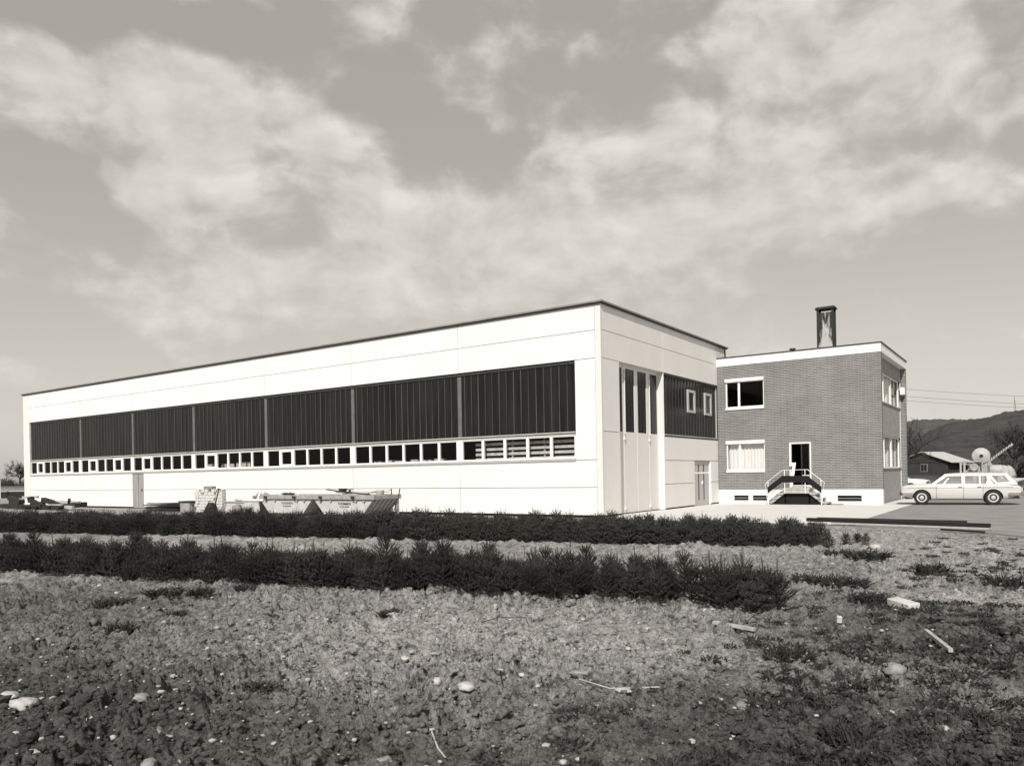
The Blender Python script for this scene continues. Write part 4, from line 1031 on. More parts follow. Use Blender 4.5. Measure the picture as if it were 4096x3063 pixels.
tufts = [(3.09,-19.36,1.5,.8,'wide dark weed tuft, biggest of those below the far end of the near bed'),(3.36,-18.80,1.3,.8,'dark weed tuft between the big tuft and the near bed'),(5.04,-20.27,.9,1.0,'lone round dark tuft in the pale soil'),
 (3.69,-18.50,.9,.8,'small dark tuft close to the front of the near bed'),(3.77,-17.85,.8,.7,'tiny dark weed touching the shade of the near bed'),(4.6,-19.4,.8,.6,'faint low weed between the lone round tuft and the near bed'),
 (10.58,-13.5,1.6,1.3,'long flattened dark shrublet behind the loose spruces'),(10.30,-13.52,1.2,1.2,'dark shrublet joined to the long flattened one'),(10.84,-13.3,1.3,1.0,'thin end of the flattened dark shrublet row'),
 (11.23,-17.92,1.1,1.3,'dark uprooted spruce twig lying in the open soil'),(11.25,-14.55,1.4,.9,'low black weed clump near the long white block'),(12.6,-12.5,1.4,1.6,'bushy weed beside the sandy patch'),
 (11.6,-11.6,1.6,1.3,'dark weed clump on the bare ground between the beds and yard'),(10.5,-10.2,1.9,1.2,'broad dark weed clump past the end of the far bed'),(9.9,-9.8,1.7,1.1,'dark weed clump close to the end of the far bed'),
 (8.2,-20.95,.6,.5,'small dark weed right by the bright stone'),(6.9,-18.2,.9,.6,'dark weed half hidden in the furrow before the near bed'),(12.0,-19.55,.9,1.0,'dark weed hanging over the burrow')]
for k, (x, y, s, sz, lab) in enumerate(tufts):
    o = tuft0 if k == 0 else tuft0.copy()
    if k: COL.objects.link(o)
    o.location = (x, y, gtop(x, y, .08)-.015); o.scale = (s*1.3, s*1.2, sz*1.25); o.rotation_euler = (0, 0, k*1.7)
    tag(o, lab, 'weed')
o = tuft0.copy(); COL.objects.link(o); o.name = 'brushwood'; o.location = (-14.25, -2.55, .84); o.scale = (2.2, 1.6, 1.5); tag(o, 'dark clump of brushwood heaped in the left skip', 'brushwood')
# low weeds creeping over the right-hand side (uncountable)
def weeds():
    r = np.random.default_rng(77); Vs, Fs, off = [], [], 0
    vs = [tuft_arrays(600+k, 46, .08, .050, .0052, 2.0) for k in range(5)]
    x, y, _ = fan_points(7000, 3.7, 21, 78, 40)
    ax = (x-CX); 
    dens = sstep(-.15, .22, gnoise(x*.8, y*.8, 41) + .22 + .35*gnoise(x*2.2, y*2.2, 43))
    side = sstep(10.2, 11.6, x + .25*(y+16)*-.15) * (1 - .6*sstep(-10, -5, y))
    k = in_field(x, y) & (r.random(len(x)) < dens*side*.8) & ~((np.abs(x-12.5) < .9) & (np.abs(y+13.7) < .45))
    x, y = x[k], y[k]; z = ground_z(x, y)
    for i in range(len(x)):
        V, F = vs[r.integers(5)]; a = r.uniform(0, 2*PI); c, sn = math.cos(a), math.sin(a); s = r.uniform(.6, 1.5)
        Vs.append(V @ np.array([[c,sn,0],[-sn,c,0],[0,0,1]])*s + np.array([x[i], y[i], z[i]+.008])); Fs.append(F+off); off += len(V)
    o = np_mesh('weeds', np.vstack(Vs), np.vstack(Fs), M['weed'])
    tag(o, 'low dark weeds creeping over the rough soil toward the yard', 'weeds', kind='stuff')
weeds()

# ------------------------------------------------------------------ cars
def car_w(x): return float(np.interp(x, [-2.32,-2.28,-2.15,-1.9,-1.2,0,1.1,1.6,1.95,2.06,2.10], [.66,.72,.77,.80,.825,.83,.815,.80,.765,.72,.66]))
def car_top(x): return float(np.interp(x, [-2.32,-2.28,-2.10,-1.8,-1,.5,.95,1.5,1.85,2.0,2.06,2.10], [.66,.74,.82,.865,.88,.885,.875,.85,.815,.785,.755,.70]))
def car_bot(x): return float(np.interp(x, [-2.32,-2.15,-1.8,-1,1,1.7,2.0,2.10], [.46,.36,.27,.235,.235,.27,.36,.44]))
def side_y(x, z):
    w = car_w(x); zb, zt = car_bot(x), car_top(x)
    if z > .73: return w - .012 - .075*(z-.73)/max(zt-.73, .05)
    if z > .5: return w - .012*(z-.5)/.23
    return w - .05*((.5-z)/max(.5-zb, .05))**2
def make_car(paint, label, group):
    t = empty('parked_car', (0,0,0), 0, label, 'car', group)
    xs = [-2.32,-2.30,-2.26,-2.17,-2.0,-1.75,-1.5,-1.25,-1.0,-.6,-.2,.2,.55,.8,.95,1.15,1.4,1.6,1.8,1.93,2.02,2.07,2.10]
    V = []; 
    for x in xs:
        zb, zt, w = car_bot(x), car_top(x), car_w(x)
        half = [(0, zb), (w*.6, zb), (w-.07, zb+.0)]
        for z in (zb+.04, zb+.12, .5, .60, .70):
            z = min(z, zt-.06); half.append((side_y(x, z), z))
        half += [(w-.005, min(.728, zt-.05)), (w-.016, min(.745, zt-.035)), (side_y(x, zt-.012), zt-.012), (w*.86, zt+.006), (w*.55, zt+.022), (0, zt+.032)]
        V.append(half)
    n = len(V[0]); vs = []; fs = []
    for half, x in zip(V, xs):
        vs += [(x, y, z) for y, z in half]; vs += [(x, -y, z) for y, z in half[1:-1]][::-1]
    m_ = 2*n-2
    for i in range(len(xs)-1):
        for j in range(m_): fs.append((i*m_+j, i*m_+(j+1) % m_, (i+1)*m_+(j+1) % m_, (i+1)*m_+j))
    fs.append(tuple(range(m_))); fs.append(tuple((len(xs)-1)*m_+j for j in range(m_))[::-1])
    b = MB(); b.add(vs, fs); body = b.build('body', paint, t, smooth=38)
    cut = MB()
    for xx in (1.3, -1.3):
        for s in (-1, 1): cut.lathe([(0,.355),(.36,.355)], (xx, s*.95, .30), (0,-s,0), 36)
    co = cut.build('cutter', M['trim']); md = body.modifiers.new('arches', 'BOOLEAN'); md.operation = 'DIFFERENCE'; md.object = co; md.solver = 'EXACT'
    dg = bpy.context.evaluated_depsgraph_get(); me = bpy.data.meshes.new_from_object(body.evaluated_get(dg))
    body.modifiers.clear(); body.data = me; me.materials.clear(); me.materials.append(paint); me.materials.append(M['trim'])
    for p in me.polygons:     # inside of the wheel arches
        c = p.center
        ins = any((abs(c.x-xx) < .37 and math.hypot(c.x-xx, c.z-.30) < .362 and abs(c.y) > .5 and abs(p.normal.y) < .9) for xx in (1.3,-1.3)) or (abs(abs(c.y)-.59) < .02 and abs(p.normal.y) > .9)
        p.material_index = 1 if ins else 0
    bpy.data.objects.remove(co)
    # greenhouse
    def cy(z): return .755 - (z-.87)*.36
    def slab(poly, mtl, name, parent, th=.035, out=0.0):
        q = MB()
        for s in (-1, 1):
            o1 = [(x, s*(cy(z)+out), z) for x, z in poly]; o2 = [(x, s*(cy(z)+out-th), z) for x, z in poly]; k = len(poly)
            q.add(o1+o2, [tuple(range(k)), tuple(range(k, 2*k))[::-1]] + [(i, (i+1) % k, k+(i+1) % k, k+i) for i in range(k)])
        return q.build(name, mtl, parent, smooth=40)
    zr = 1.215
    for nm, poly in (('pillar', [(.95,.87),(.42,1.29),(.33,1.29),(.33,zr),(.80,.87)]), ('pillar', [(-.19,.86),(-.19,zr),(-.285,zr),(-.29,.86)]),
                     ('pillar', [(-1.05,.86),(-1.10,1.0),(-1.09,zr),(-1.25,zr),(-1.44,.92),(-1.48,.86)]), ('pillar', [(-1.92,.93),(-1.72,zr),(-1.70,1.29),(-1.78,1.29),(-2.14,.89),(-2.14,.86),(-1.44,.86),(-1.44,.92)]),
                     ('roof_rail', [(.42,1.29),(.33,zr),(-1.72,zr),(-1.76,1.29)])):
        slab(poly, paint, nm, t)
    slab([(.50,.872),(.30,1.12),(.285,1.12),(.47,.872)], M['chrome'], 'quarter_light_bar', t, .03, .002)
    slab([(-.82,.86),(-.82,zr),(-.86,zr),(-.86,.86)], paint, 'pillar', t)
    slab([(-1.112,zr),(-1.145,zr),(-1.40,.87),(-1.33,.87)], M['trim'], 'pillar_trim', t, .03, .004)
    for nm, poly in (('side_window', [(.78,.86),(.33,zr),(-.19,zr),(-.19,.86)]), ('side_window', [(-.29,.86),(-.285,zr),(-.82,zr),(-.82,.86)]), ('side_window', [(-.86,.86),(-.86,zr),(-1.09,zr),(-1.10,1.0),(-1.05,.86)]), ('side_window', [(-1.44,.92),(-1.25,zr),(-1.72,zr),(-1.92,.93)])):
        slab(poly, M['carglass'], nm, t, .006, -.015)
    b = MB(); b.add([(.95,.72,.88),(.95,-.72,.88),(.42,-.60,1.29),(.42,.60,1.29)], [(0,1,2,3)]); b.build('windscreen', M['carglass'], t)
    b = MB(); b.add([(-2.13,.66,.89),(-2.13,-.66,.89),(-1.79,-.58,1.27),(-1.79,.58,1.27)], [(0,3,2,1)]); b.build('rear_window', M['carglass'], t)
    b = MB(); gx_ = np.linspace(.44,-1.80,14); gy_ = np.linspace(-.605,.605,9); vs = []
    for x in gx_:
        for y in gy_:
            u = (x+.68)/1.12; vs.append((x, y, 1.285 + .075*(1-u*u)**.8*(1-(abs(y)/.605)**2.4) + .0))
    k = 9; fs = [(i*k+j, i*k+j+1, (i+1)*k+j+1, (i+1)*k+j) for i in range(13) for j in range(8)]
    b.add(vs, fs); b.add([(x, y, z-.03) for x, y, z in vs], fs); b.build('roof', paint, t, smooth=60)
    # doors: thin panels following the flank, with handles
    for (xa, xb) in ((.74,-.235),(-.25,-.93)):
        for s in (-1, 1):
            q = MB(); nx, nz = 10, 8; vs = []
            for i in range(nx+1):
                x = xa + (xb-xa)*i/nx
                for j in range(nz+1):
                    z = .27 + .57*j/nz; vs.append((x, s*(side_y(x, z)+.006), z))
            q.add(vs, [(i*(nz+1)+j, i*(nz+1)+j+1, (i+1)*(nz+1)+j+1, (i+1)*(nz+1)+j) for i in range(nx) for j in range(nz)])
            do = q.build('door', paint, t, smooth=40)
            h = MB(); h.box(xb+.05, xb+.19, s*(.835), s*(.865), .745, .77); h.build('handle', M['chrome'], do)
    b = MB()
    for s in (-1, 1):
        for x0, x1 in zip(np.linspace(-2.0,1.85,24)[:-1], np.linspace(-2.0,1.85,24)[1:]):
            b.obox((x0, s*(side_y(x0,.735)+.010), .732), (x1, s*(side_y(x1,.735)+.010), .732), .008, .012)
        for x in (.747,-.243,-.94): b.box(x-.005, x+.005, s*(side_y(x,.5)-.01), s*(side_y(x,.5)+.004), .27, .84)
    b.build('side_trim', M['trim'], t)
    # wheels
    for xx in (1.3,-1.3):
        for s in (-1, 1):
            w = MB(); y0 = s*.80; d = (0, -s, 0)
            w.lathe([(-.005,.205),(-.012,.25),(.0,.295),(.03,.305),(.13,.305),(.16,.295),(.17,.25),(.16,.19)], (xx, y0, .305), d, 32); wo = w.build('wheel', M['rubber'], t, smooth=40)
            r = MB(); r.lathe([(-.018,.02),(-.020,.06),(-.004,.085),(.0,.12),(-.012,.165),(-.012,.195),(.01,.21),(.10,.20)], (xx, y0, .305), d, 32); r.build('rim', M['hub'], wo, smooth=40)
    # lights, bumpers, grille
    for s in (-1, 1):
        h = MB(); h.lathe([(.0,.085),(.03,.085),(.045,.06),(.05,.02)], (2.075, s*.50, .63), (1,0,0), 20); h.build('headlight', M['lampglass'], t, smooth=40)
        h = MB(); h.box(-2.345,-2.305, s*.50, s*.66, .55, .70); h.build('tail_light', M['lampglass'], t, bevel=.01)
    b = MB(); b.box(2.085, 2.115, -.38, .38, .52, .72)
    for k in range(6): b.box(2.115, 2.12, -.38, .38, .53+k*.032, .54+k*.032)
    b.build('grille', M['trim'], t)
    for x, s in ((2.17,1),(-2.38,-1)):
        b = MB(); pts = [(x-s*.55,-.835,.45),(x-s*.16,-.80,.445),(x-s*.03,-.62,.44),(x,0,.44),(x-s*.03,.62,.44),(x-s*.16,.80,.445),(x-s*.55,.835,.45)]
        for p, q in zip(pts[:-1], pts[1:]): b.obox(p, q, .045, .105)
        for yy in (-.42,.42): b.box(x-.03, x+.035, yy-.03, yy+.03, .36, .54)
        b.build('bumper', M['chrome'], t, bevel=.012)
    b = MB(); b.box(-2.22,-1.72,-.70,.70,.26,.34); b.box(1.66,1.95,-.66,.66,.24,.36); b.box(-1.0,1.0,-.6,.6,.20,.26); b.build('underbody', M['trim'], t)
    # inside
    b = MB()
    for x in (.05,-.95):
        for s in (-1, 1): b.box(x-.25, x+.22, s*.10, s*.60, .45, .62); b.box(x-.34, x-.22, s*.10, s*.60, .55, 1.00)
    b.box(.60,.90,-.66,.66,.62,.86); b.build('seat', M['seat'], t, bevel=.03)
    b = MB(); b.lathe([(0,.17),(.015,.18),(.03,.17),(.015,.155)], (.50,.33,.86), (.5,0,.5), 20); b.build('steering_wheel', M['trim'], t)
    return t
GC = 'cars parked in the yard'
car = make_car(M['carpaint'], 'pale estate car parked side-on beside the brick office block', GC)
hd = math.atan2(-.12, -.993)
def place_car(c, x, y, rz, z=0.0): c.location = (x, y, z); c.rotation_euler = (0, 0, rz)
# near-side wheels touch at (8.79,12.38) and (11.37,12.69)
place_car(car, 10.0, 13.28, hd)
def recolor(c, old, new):
    for ch in c.children:
        if ch.type == 'MESH' and ch.data.materials and ch.data.materials[0] == old:
            ch.data = ch.data.copy(); ch.data.materials[0] = new
        recolor(ch, old, new)
c2 = copy_tree(car); recolor(c2, M['carpaint'], M['carwhite']); tag(c2, 'white car mostly hidden behind the brick office, bonnet showing', 'car', GC); place_car(c2, 5.15, 29.5, -.1)
c3 = copy_tree(car); recolor(c3, M['carpaint'], M['cardark']); tag(c3, 'dark car cut off by the photo edge, behind the estate car', 'car', GC); place_car(c3, 14.15, 26.2, math.atan2(.61,-2.58)+.10)
GR = 'cars on the distant road'
c4 = copy_tree(car); recolor(c4, M['carpaint'], M['cargrey']); tag(c4, 'grey car far off on the road, further from the hall wall', 'car', GR); place_car(c4, -299.3, 99.8, math.radians(213), gz(-299.3, 99.8))
c5 = copy_tree(car); recolor(c5, M['carpaint'], M['cargrey']); tag(c5, 'grey car far off on the road, partly behind the hall end', 'car', GR); place_car(c5, -294.6, 103.0, math.radians(213), gz(-294.6, 103.0))

# ------------------------------------------------------------------ background right: shed, machinery, trees, wires, hill
sh = empty('timber_shed', (-3.1, 120.1, -.25), math.radians(-24), 'dark boarded shed with pale gabled roof behind the cars', 'shed')
# local frame: gable on local -y, right flank with deep eave on local +x
b = MB(); b.prism([(-4.6,-.3),(4.1,-.3),(4.1,2.55),(0,4.30),(-4.6,2.75)], 1, 0, 6.0); b.build('wall', M['shedwood'], sh)
b = MB(); b.prism([(-.1,4.36),(5.0,2.52),(5.0,2.60),(-.1,4.46)], 1, -.45, 6.4); b.prism([(-5.0,2.62),(-.1,4.36),(-.1,4.46),(-5.0,2.72)], 1, -.45, 6.4); b.build('roof', M['shedroof'], sh)
b = MB(); b.prism([(4.1,2.25),(7.2,1.9),(7.2,1.98),(4.1,2.33)], 1, 3.0, 9.0); b.build('lean_to_roof', M['cargrey'], sh)
for y_ in (3.1, 8.8):
    b = MB(); b.box(6.9,7.05,y_,y_+.15,-.3,1.92); b.build('lean_to_post', M['timber'], sh)
f = MB(); f.box(-.42,.74,-.06,-.0,1.10,2.40); fo = f.build('window', M['skip_rim'], sh)
p = MB(); p.box(-.34,.12,-.09,-.06,1.2,2.32); p.box(.20,.66,-.09,-.06,1.2,2.32); p.build('pane', M['black'], fo)
b = MB(); b.box(-4.6,4.1,-.05,0,2.55,2.67); b.build('wall_beam', M['timber'], sh)
mx_ = empty('concrete_mixer', (9.09, 48.26, 0), math.radians(3.2), 'big concrete mixer drum on a frame behind the estate car', 'mixer')
b = MB(); b.lathe([(-.03,.10),(-.03,.15),(.0,.17),(.16,.62),(.22,.66),(.75,.62),(1.0,.4),(1.1,.2)], (0,0,2.45), (-.10,1,.0), 28); b.build('drum', M['machine_l'], mx_, smooth=35)
b = MB(); b.lathe([(0,.13),(.04,.13)], (0,-.05,2.45), (-.10,1,.0), 18); b.build('drum_mouth', M['black'], mx_)
b = MB()
for x in (-1.2, .05): b.box(x-.04, x+.04, -.1, 0, 0, 2.05)
b.box(-1.24,.09,-.1,0,1.98,2.06); b.box(-1.2,.6,.2,1.2,1.15,1.3); b.box(-.6,.6,.3,1.0,.3,1.9); b.box(.55,.63,-.1,.0,0,1.85); b.build('frame', M['machine'], mx_)
b = MB(); b.lathe([(0,.20),(-.02,.28),(.05,.33),(.15,.33),(.2,.28)], (-.53,-.2,1.52), (0,1,0), 24); b.build('wheel', M['skip_rim'], mx_, smooth=35)
bo = empty('conveyor_boom', (9.6, 48.6, 0), math.radians(3.2), 'thin pale boom slanting up from beside the concrete mixer', 'conveyor')
b = MB(); b.obox((.0,0,2.02),(1.62,.2,3.36),.10,.16); b.obox((.0,0,1.98),(.35,0,1.45),.12,.10); b.build('boom', M['machine_l'], bo)
b = MB()
for k in range(9): b.obox((.08+.17*k,-.07,2.08+.141*k),(.12+.17*k,-.07,2.2+.141*k),.05,.05)
b.build('roller', M['timber'], bo)
b = MB(); b.box(-.1,.1,-.1,.1,0,2.0); b.box(-.5,.5,-.5,.5,0,.4); b.build('stand', M['machine'], bo)
dr = empty('drum_tank', (9.95, 48.85, 0), math.radians(3.2), 'pale rounded tank lying low beside the slanting boom', 'tank')
b = MB(); b.lathe([(0,.05),(.0,.38),(.1,.45),(.9,.45),(1.0,.38),(1.0,.05)], (-.45,0,1.25), (1,0,0), 20); b.build('shell', M['machine_l'], dr, smooth=40)
b = MB(); b.box(-.4,-.2,-.3,.3,0,.85); b.box(.2,.4,-.3,.3,0,.85); b.build('stand', M['machine'], dr)
o = lump_obj('covered_heap', 10.65, 49.6, .85, .78, 301, M['heap'], 1.0, .85, 0, .6, 3); tag(o, 'pale crumpled tarpaulin-covered heap beyond the tank', 'heap')
for k, (x, hgt) in enumerate(((7.7,1.95),(7.95,1.8))):
    o = MB(); o.box(-.07,.07,-.07,.07,0,hgt); o.box(-.16,.16,-.08,.08,hgt,hgt+.09); o = o.build('post', M['machine_l']); o.location = (x, 47.3+.15*k, 0)
    tag(o, 'pale capped post beside the shed and the mixer', 'post', 'posts by the mixer')
def tree_arrays(seed, h, spread, levels=5, r0=.16, trunk=.3):
    """bare tree: returns trunk MB and branch V,F"""
    r = random.Random(seed); V = []; F = []
    def seg(a, b, ra, rb):
        d = (b-a).normalized(); u = d.orthogonal().normalized(); w = d.cross(u); o = len(V)
        for p, rr in ((a, ra), (b, rb)):
            for k in range(3): t = 2*PI*k/3; V.append(tuple(p + u*math.cos(t)*rr + w*math.sin(t)*rr))
        for k in range(3): F.append((o+k, o+(k+1) % 3, o+3+(k+1) % 3, o+3+k))
    def grow(p, d, L, rad, lv):
        n = 3; q = p
        for i in range(n):
            d = (d + Vector((r.gauss(0,.14), r.gauss(0,.14), r.gauss(.05,.10)))).normalized(); e = q + d*L/n
            seg(q, e, rad*(1-.25*i/n), rad*(1-.25*(i+1)/n)); q = e
            if lv > 0 and (i > 0 or lv < levels):
                for _ in range(2 if lv > 1 else 3):
                    a = r.uniform(0, 2*PI); perp = d.orthogonal().normalized(); perp.rotate(Matrix.Rotation(a, 3, d)); 
                    nd = (d*r.uniform(.35,.9) + perp*r.uniform(.5,1.0)*spread).normalized()
                    grow(q, nd, L*r.uniform(.5,.72), max(rad*.5, .012), lv-1)
    t = MB(); t.tube([(0,0,-.2),(.03,.02,h*trunk*.5),(0,0,h*trunk)], r0, 8, r1=r0*.75)
    for k in range(5):
        a = 2*PI*k/5 + r.uniform(-.4,.4); grow(Vector((0,0,h*trunk*r.uniform(.8,1))), Vector((math.cos(a)*spread*.7, math.sin(a)*spread*.7, 1)).normalized(), h*.36, r0*.5, levels-1)
    return t, np.array(V), np.array(F)
def bare_tree(x, y, z, seed, h, spread, label, levels=4, r0=.16, trunk=.3):
    t = empty('bare_tree', (x, y, z), 0, label, 'tree')
    mb, V, F = tree_arrays(seed, h, spread, levels, r0, trunk)
    mb.build('trunk', M['bark'], t, smooth=50); np_mesh('crown', V, F, M['twig'], t); return t
bare_tree(10.66, 81.0, 0, 5, 6.6, .95, 'bare tree with a dark trunk rising behind the estate car tail', 4, .30, .36)
bare_tree(2.9, 53.7, 0, 9, 6.2, .9, 'bare tree half hidden behind the brick corner, by the shed', 4, .16, .3)
bare_tree(13.2, 92, 0, 12, 6.5, .9, 'bare tree at the photo edge beyond the first dark trunk', 4, .2, .3)
bare_tree(-240.5, 80.0, .8, 15, 8.6, 1.0, 'rounded bare tree on the far horizon past the hall end', 4, .35, .25)
def bush(x, y, z, rx, rz, seed, label):
    r = np.random.default_rng(seed); n = 5000; d = r.normal(size=(n,3)); d /= np.linalg.norm(d, axis=1)[:,None]; rad = r.random(n)**.4
    c = d*rad[:,None]*np.array([rx, rx, rz]) ; c[:,2] = np.abs(c[:,2])
    c *= (1 + .35*gnoise(c[:,0]*.8+seed, c[:,1]*.8+c[:,2]*.6, 3))[:,None]
    t = r.normal(size=(n,3)); t /= np.linalg.norm(t, axis=1)[:,None]; u = r.normal(size=(n,3)); s = .09
    V = np.stack([c - t*s, c + t*s, c + u*s*1.1], 1).reshape(-1, 3); F = np.arange(3*n).reshape(-1, 3)
    o = np_mesh('bush', V, F, M['twig']); o.location = (x, y, z); return tag(o, label, 'bush')
bush(-238.5,82.5,.7,3.4,2.6,31,'dark bush below the rounded bare tree on the horizon')
bush(-244,77.5,.7,3.6,2.3,32,'dark bush at the photo edge on the far horizon')
bush(-234,86,.7,4.0,2.8,33,'dark bush on the horizon tucked behind the hall end')
bush(11.6,96,-.1,1.8,2.4,34,'dark bush under the bare trees behind the machinery')
bush(13.4,88,-.1,2.2,2.6,35,'dark bush beside the trunk of the bare tree behind the estate car')
bush(10.0,110,-.1,3.2,3.4,36,'large dark bush between the shed and the bare tree')
# fence at the far left
fe = empty('board_fence', (-74.4, 9.85, 0), 0, 'low black board fence with pale top rail past the hall end', 'fence')
b = MB(); b.obox((-9,-4.4,.36),(8,5.2,.36),.06,.72); b.build('board_panel', M['black'], fe)
b = MB(); b.obox((-9,-4.4,.75),(8,5.2,.75),.12,.06); b.build('top_rail', M['skip'], fe)
o = MB(); o.box(-.07,.07,-.07,.07,0,1.92); o = o.build('marker_post', M['white']); o.location = (-74.2, 9.55, 0); tag(o, 'white post standing at the low black fence', 'post')
# a pale rail behind the car's tail
gr = empty('guard_rail', (13.0, 33.5, 0), 0, 'pale horizontal guard rail behind the estate car tail', 'guard rail')
b = MB(); b.box(-1.6,6,-.03,.03,.62,.82); b.build('rail', M['skip'], gr)
for x in (-1.4,1.0,3.4,5.6):
    b = MB(); b.box(x-.05,x+.05,.03,.13,0,.85); b.build('post', M['machine'], gr)
# overhead wires
for k, (z0, z1) in enumerate(((28.3,25.2),(25.9,22.6),(24.4,21.3))):
    p0 = Vector((-23.9,266.3,z0)); p1 = Vector((8.95,289.1,z1)); d = p1-p0; pts = []
    for i in range(25):
        u = -.6 + 2.4*i/24; q = p0 + d*u; q.z -= .9*(1-(u-.5)**2/1.44)*1.0 - .9*(1-.25/1.44)*1.0; pts.append(q)
    o = MB().tube(pts, .055, 5).build('overhead_wire', M['wire']); tag(o, ('topmost','middle','lowest')[k] + ' of the three overhead wires above the hill', 'wire', 'overhead wires')
# hills
def hill(name, azs, els, r0, r1, noise, mtl, seed):
    az = np.arange(-.42, .55, .0012); el = np.interp(az, azs, els)
    el = el + noise*(gnoise(az*240, az*0, seed) + .6*gnoise(az*620, az*0+3, seed+1))
    t = np.linspace(0, 1, 90); A, T = np.meshgrid(az, t); R_ = r0 + (r1-r0)*T
    prof = np.where(T < .92, sstep(0,1,T/.92*.9+.0)*.55 + .45*(T/.92), 1-(T-.92)*1.5)
    H = np.interp(A, az, el)*(r0+(r1-r0)*.92)*np.clip(prof, 0, 1) + CAM.z*0
    X = CX + np.sin(A)*R_; Y = CY + np.cos(A)*R_
    H = H + (1.6*gnoise(X*.09, Y*.09, seed+5) + 2.2*np.abs(gnoise(X*.16, Y*.16, seed+7)))*np.clip(T*3, 0, 1) - 2*(T < .01)
    k, n = A.shape; i, j = np.meshgrid(np.arange(k-1), np.arange(n-1), indexing='ij')
    F = np.stack([i*n+j, i*n+j+1, (i+1)*n+j+1, (i+1)*n+j], -1).reshape(-1, 4)
    o = np_mesh(name, np.stack([X, Y, H], -1).reshape(-1, 3), F, mtl, smooth=False); return tag(o, kind='structure')
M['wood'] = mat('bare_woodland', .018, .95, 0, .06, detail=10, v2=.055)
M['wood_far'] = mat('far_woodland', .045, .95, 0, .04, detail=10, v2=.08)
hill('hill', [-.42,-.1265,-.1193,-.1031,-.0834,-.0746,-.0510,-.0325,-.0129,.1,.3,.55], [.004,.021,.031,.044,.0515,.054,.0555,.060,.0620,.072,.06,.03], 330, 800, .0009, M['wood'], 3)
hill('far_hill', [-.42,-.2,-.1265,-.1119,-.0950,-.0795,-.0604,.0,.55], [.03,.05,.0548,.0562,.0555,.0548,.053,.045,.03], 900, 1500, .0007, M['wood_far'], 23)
ms = empty('radio_mast', (CX+math.sin(-.0215)*760, CY+math.cos(-.0215)*760, 44), 0, 'thin lattice mast standing on the wooded hilltop', 'mast')
b = MB()
for q in range(3):
    a = 2*PI*q/3; b.tube([(math.cos(a)*1.0, math.sin(a)*1.0, 0),(math.cos(a)*.25, math.sin(a)*.25, 12)], .16, 4)
b.build('lattice', M['wire'], ms)
b = MB(); b.tube([(0,0,12),(0,0,15.5)], .18, 4, r1=.08); b.build('antenna', M['wire'], ms)

# ------------------------------------------------------------------ sky and sun
SUN = Vector((1.0, -2.9, 2.75)).normalized()
w = bpy.data.worlds.new('World'); SC.world = w; w.use_nodes = True; nt = w.node_tree
bg = nt.nodes['Background']
sky = N(nt, 'ShaderNodeTexSky'); sky.sky_type = 'NISHITA'; sky.sun_disc = False
sky.sun_elevation = math.asin(SUN.z); sky.sun_rotation = math.atan2(SUN.x, SUN.y); sky.air_density = 1.0; sky.dust_density = 1.5
bw = N(nt, 'ShaderNodeRGBToBW'); nt.links.new(sky.outputs[0], bw.inputs[0])
tc = N(nt, 'ShaderNodeTexCoord'); sp = N(nt, 'ShaderNodeSeparateXYZ'); nt.links.new(tc.outputs['Generated'], sp.inputs[0])
az = N(nt, 'ShaderNodeMath', operation='ARCTAN2'); nt.links.new(sp.outputs['X'], az.inputs[0]); nt.links.new(sp.outputs['Y'], az.inputs[1])
el = N(nt, 'ShaderNodeMath', operation='ARCSINE'); nt.links.new(sp.outputs['Z'], el.inputs[0])
P = N(nt, 'ShaderNodeCombineXYZ'); nt.links.new(az.outputs[0], P.inputs['X']); nt.links.new(el.outputs[0], P.inputs['Y'])
wn = N(nt, 'ShaderNodeTexNoise'); wn.inputs['Scale'].default_value = 5.0; wn.inputs['Detail'].default_value = 4; nt.links.new(P.outputs[0], wn.inputs['Vector'])
wv = N(nt, 'ShaderNodeVectorMath', operation='MULTIPLY_ADD'); nt.links.new(wn.outputs['Color'], wv.inputs[0]); wv.inputs[1].default_value = (.12,.06,0); nt.links.new(P.outputs[0], wv.inputs[2])
wo = N(nt, 'ShaderNodeVectorMath', operation='SUBTRACT'); nt.links.new(wv.outputs[0], wo.inputs[0]); wo.inputs[1].default_value = (.06,.03,0)
PW = wo.outputs[0]
BLOBS=[(-1.139,0.424,0.095,0.051,1.00),(-1.039,0.469,0.062,0.035,0.80),(-0.962,0.425,0.145,0.055,1.00),(-0.846,0.413,0.076,0.039,0.80),(-1.016,0.326,0.079,0.025,0.90),(-0.224,0.476,0.147,0.068,0.80),(-0.073,0.435,0.105,0.074,0.60),(-0.451,0.413,0.099,0.049,0.90),(-0.253,0.372,0.132,0.053,0.90),(-0.080,0.319,0.086,0.037,0.80),(-0.725,0.325,0.212,0.032,0.80),(-0.543,0.296,0.289,0.038,1.00),(-0.872,0.254,0.267,0.036,1.00),(-0.600,0.235,0.300,0.036,0.90),(-0.337,0.300,0.210,0.042,0.90),(-0.982,0.209,0.226,0.026,0.80),(-0.661,0.479,0.103,0.096,-0.25),(-1.16,0.50,0.16,0.035,-0.9),(-0.90,0.36,0.22,0.03,0.6),(-0.50,0.345,0.2,0.03,0.5),(-0.987,0.515,0.184,0.025,-0.90),(-0.461,0.492,0.053,0.059,-0.50),(-1.137,0.286,0.070,0.052,-0.80),(-0.085,0.215,0.129,0.045,-0.90),(-0.873,0.491,0.040,0.027,-0.30),(-0.723,0.394,0.082,0.025,-0.40),(-1.15,0.18,0.08,0.05,-0.5)]
acc = None
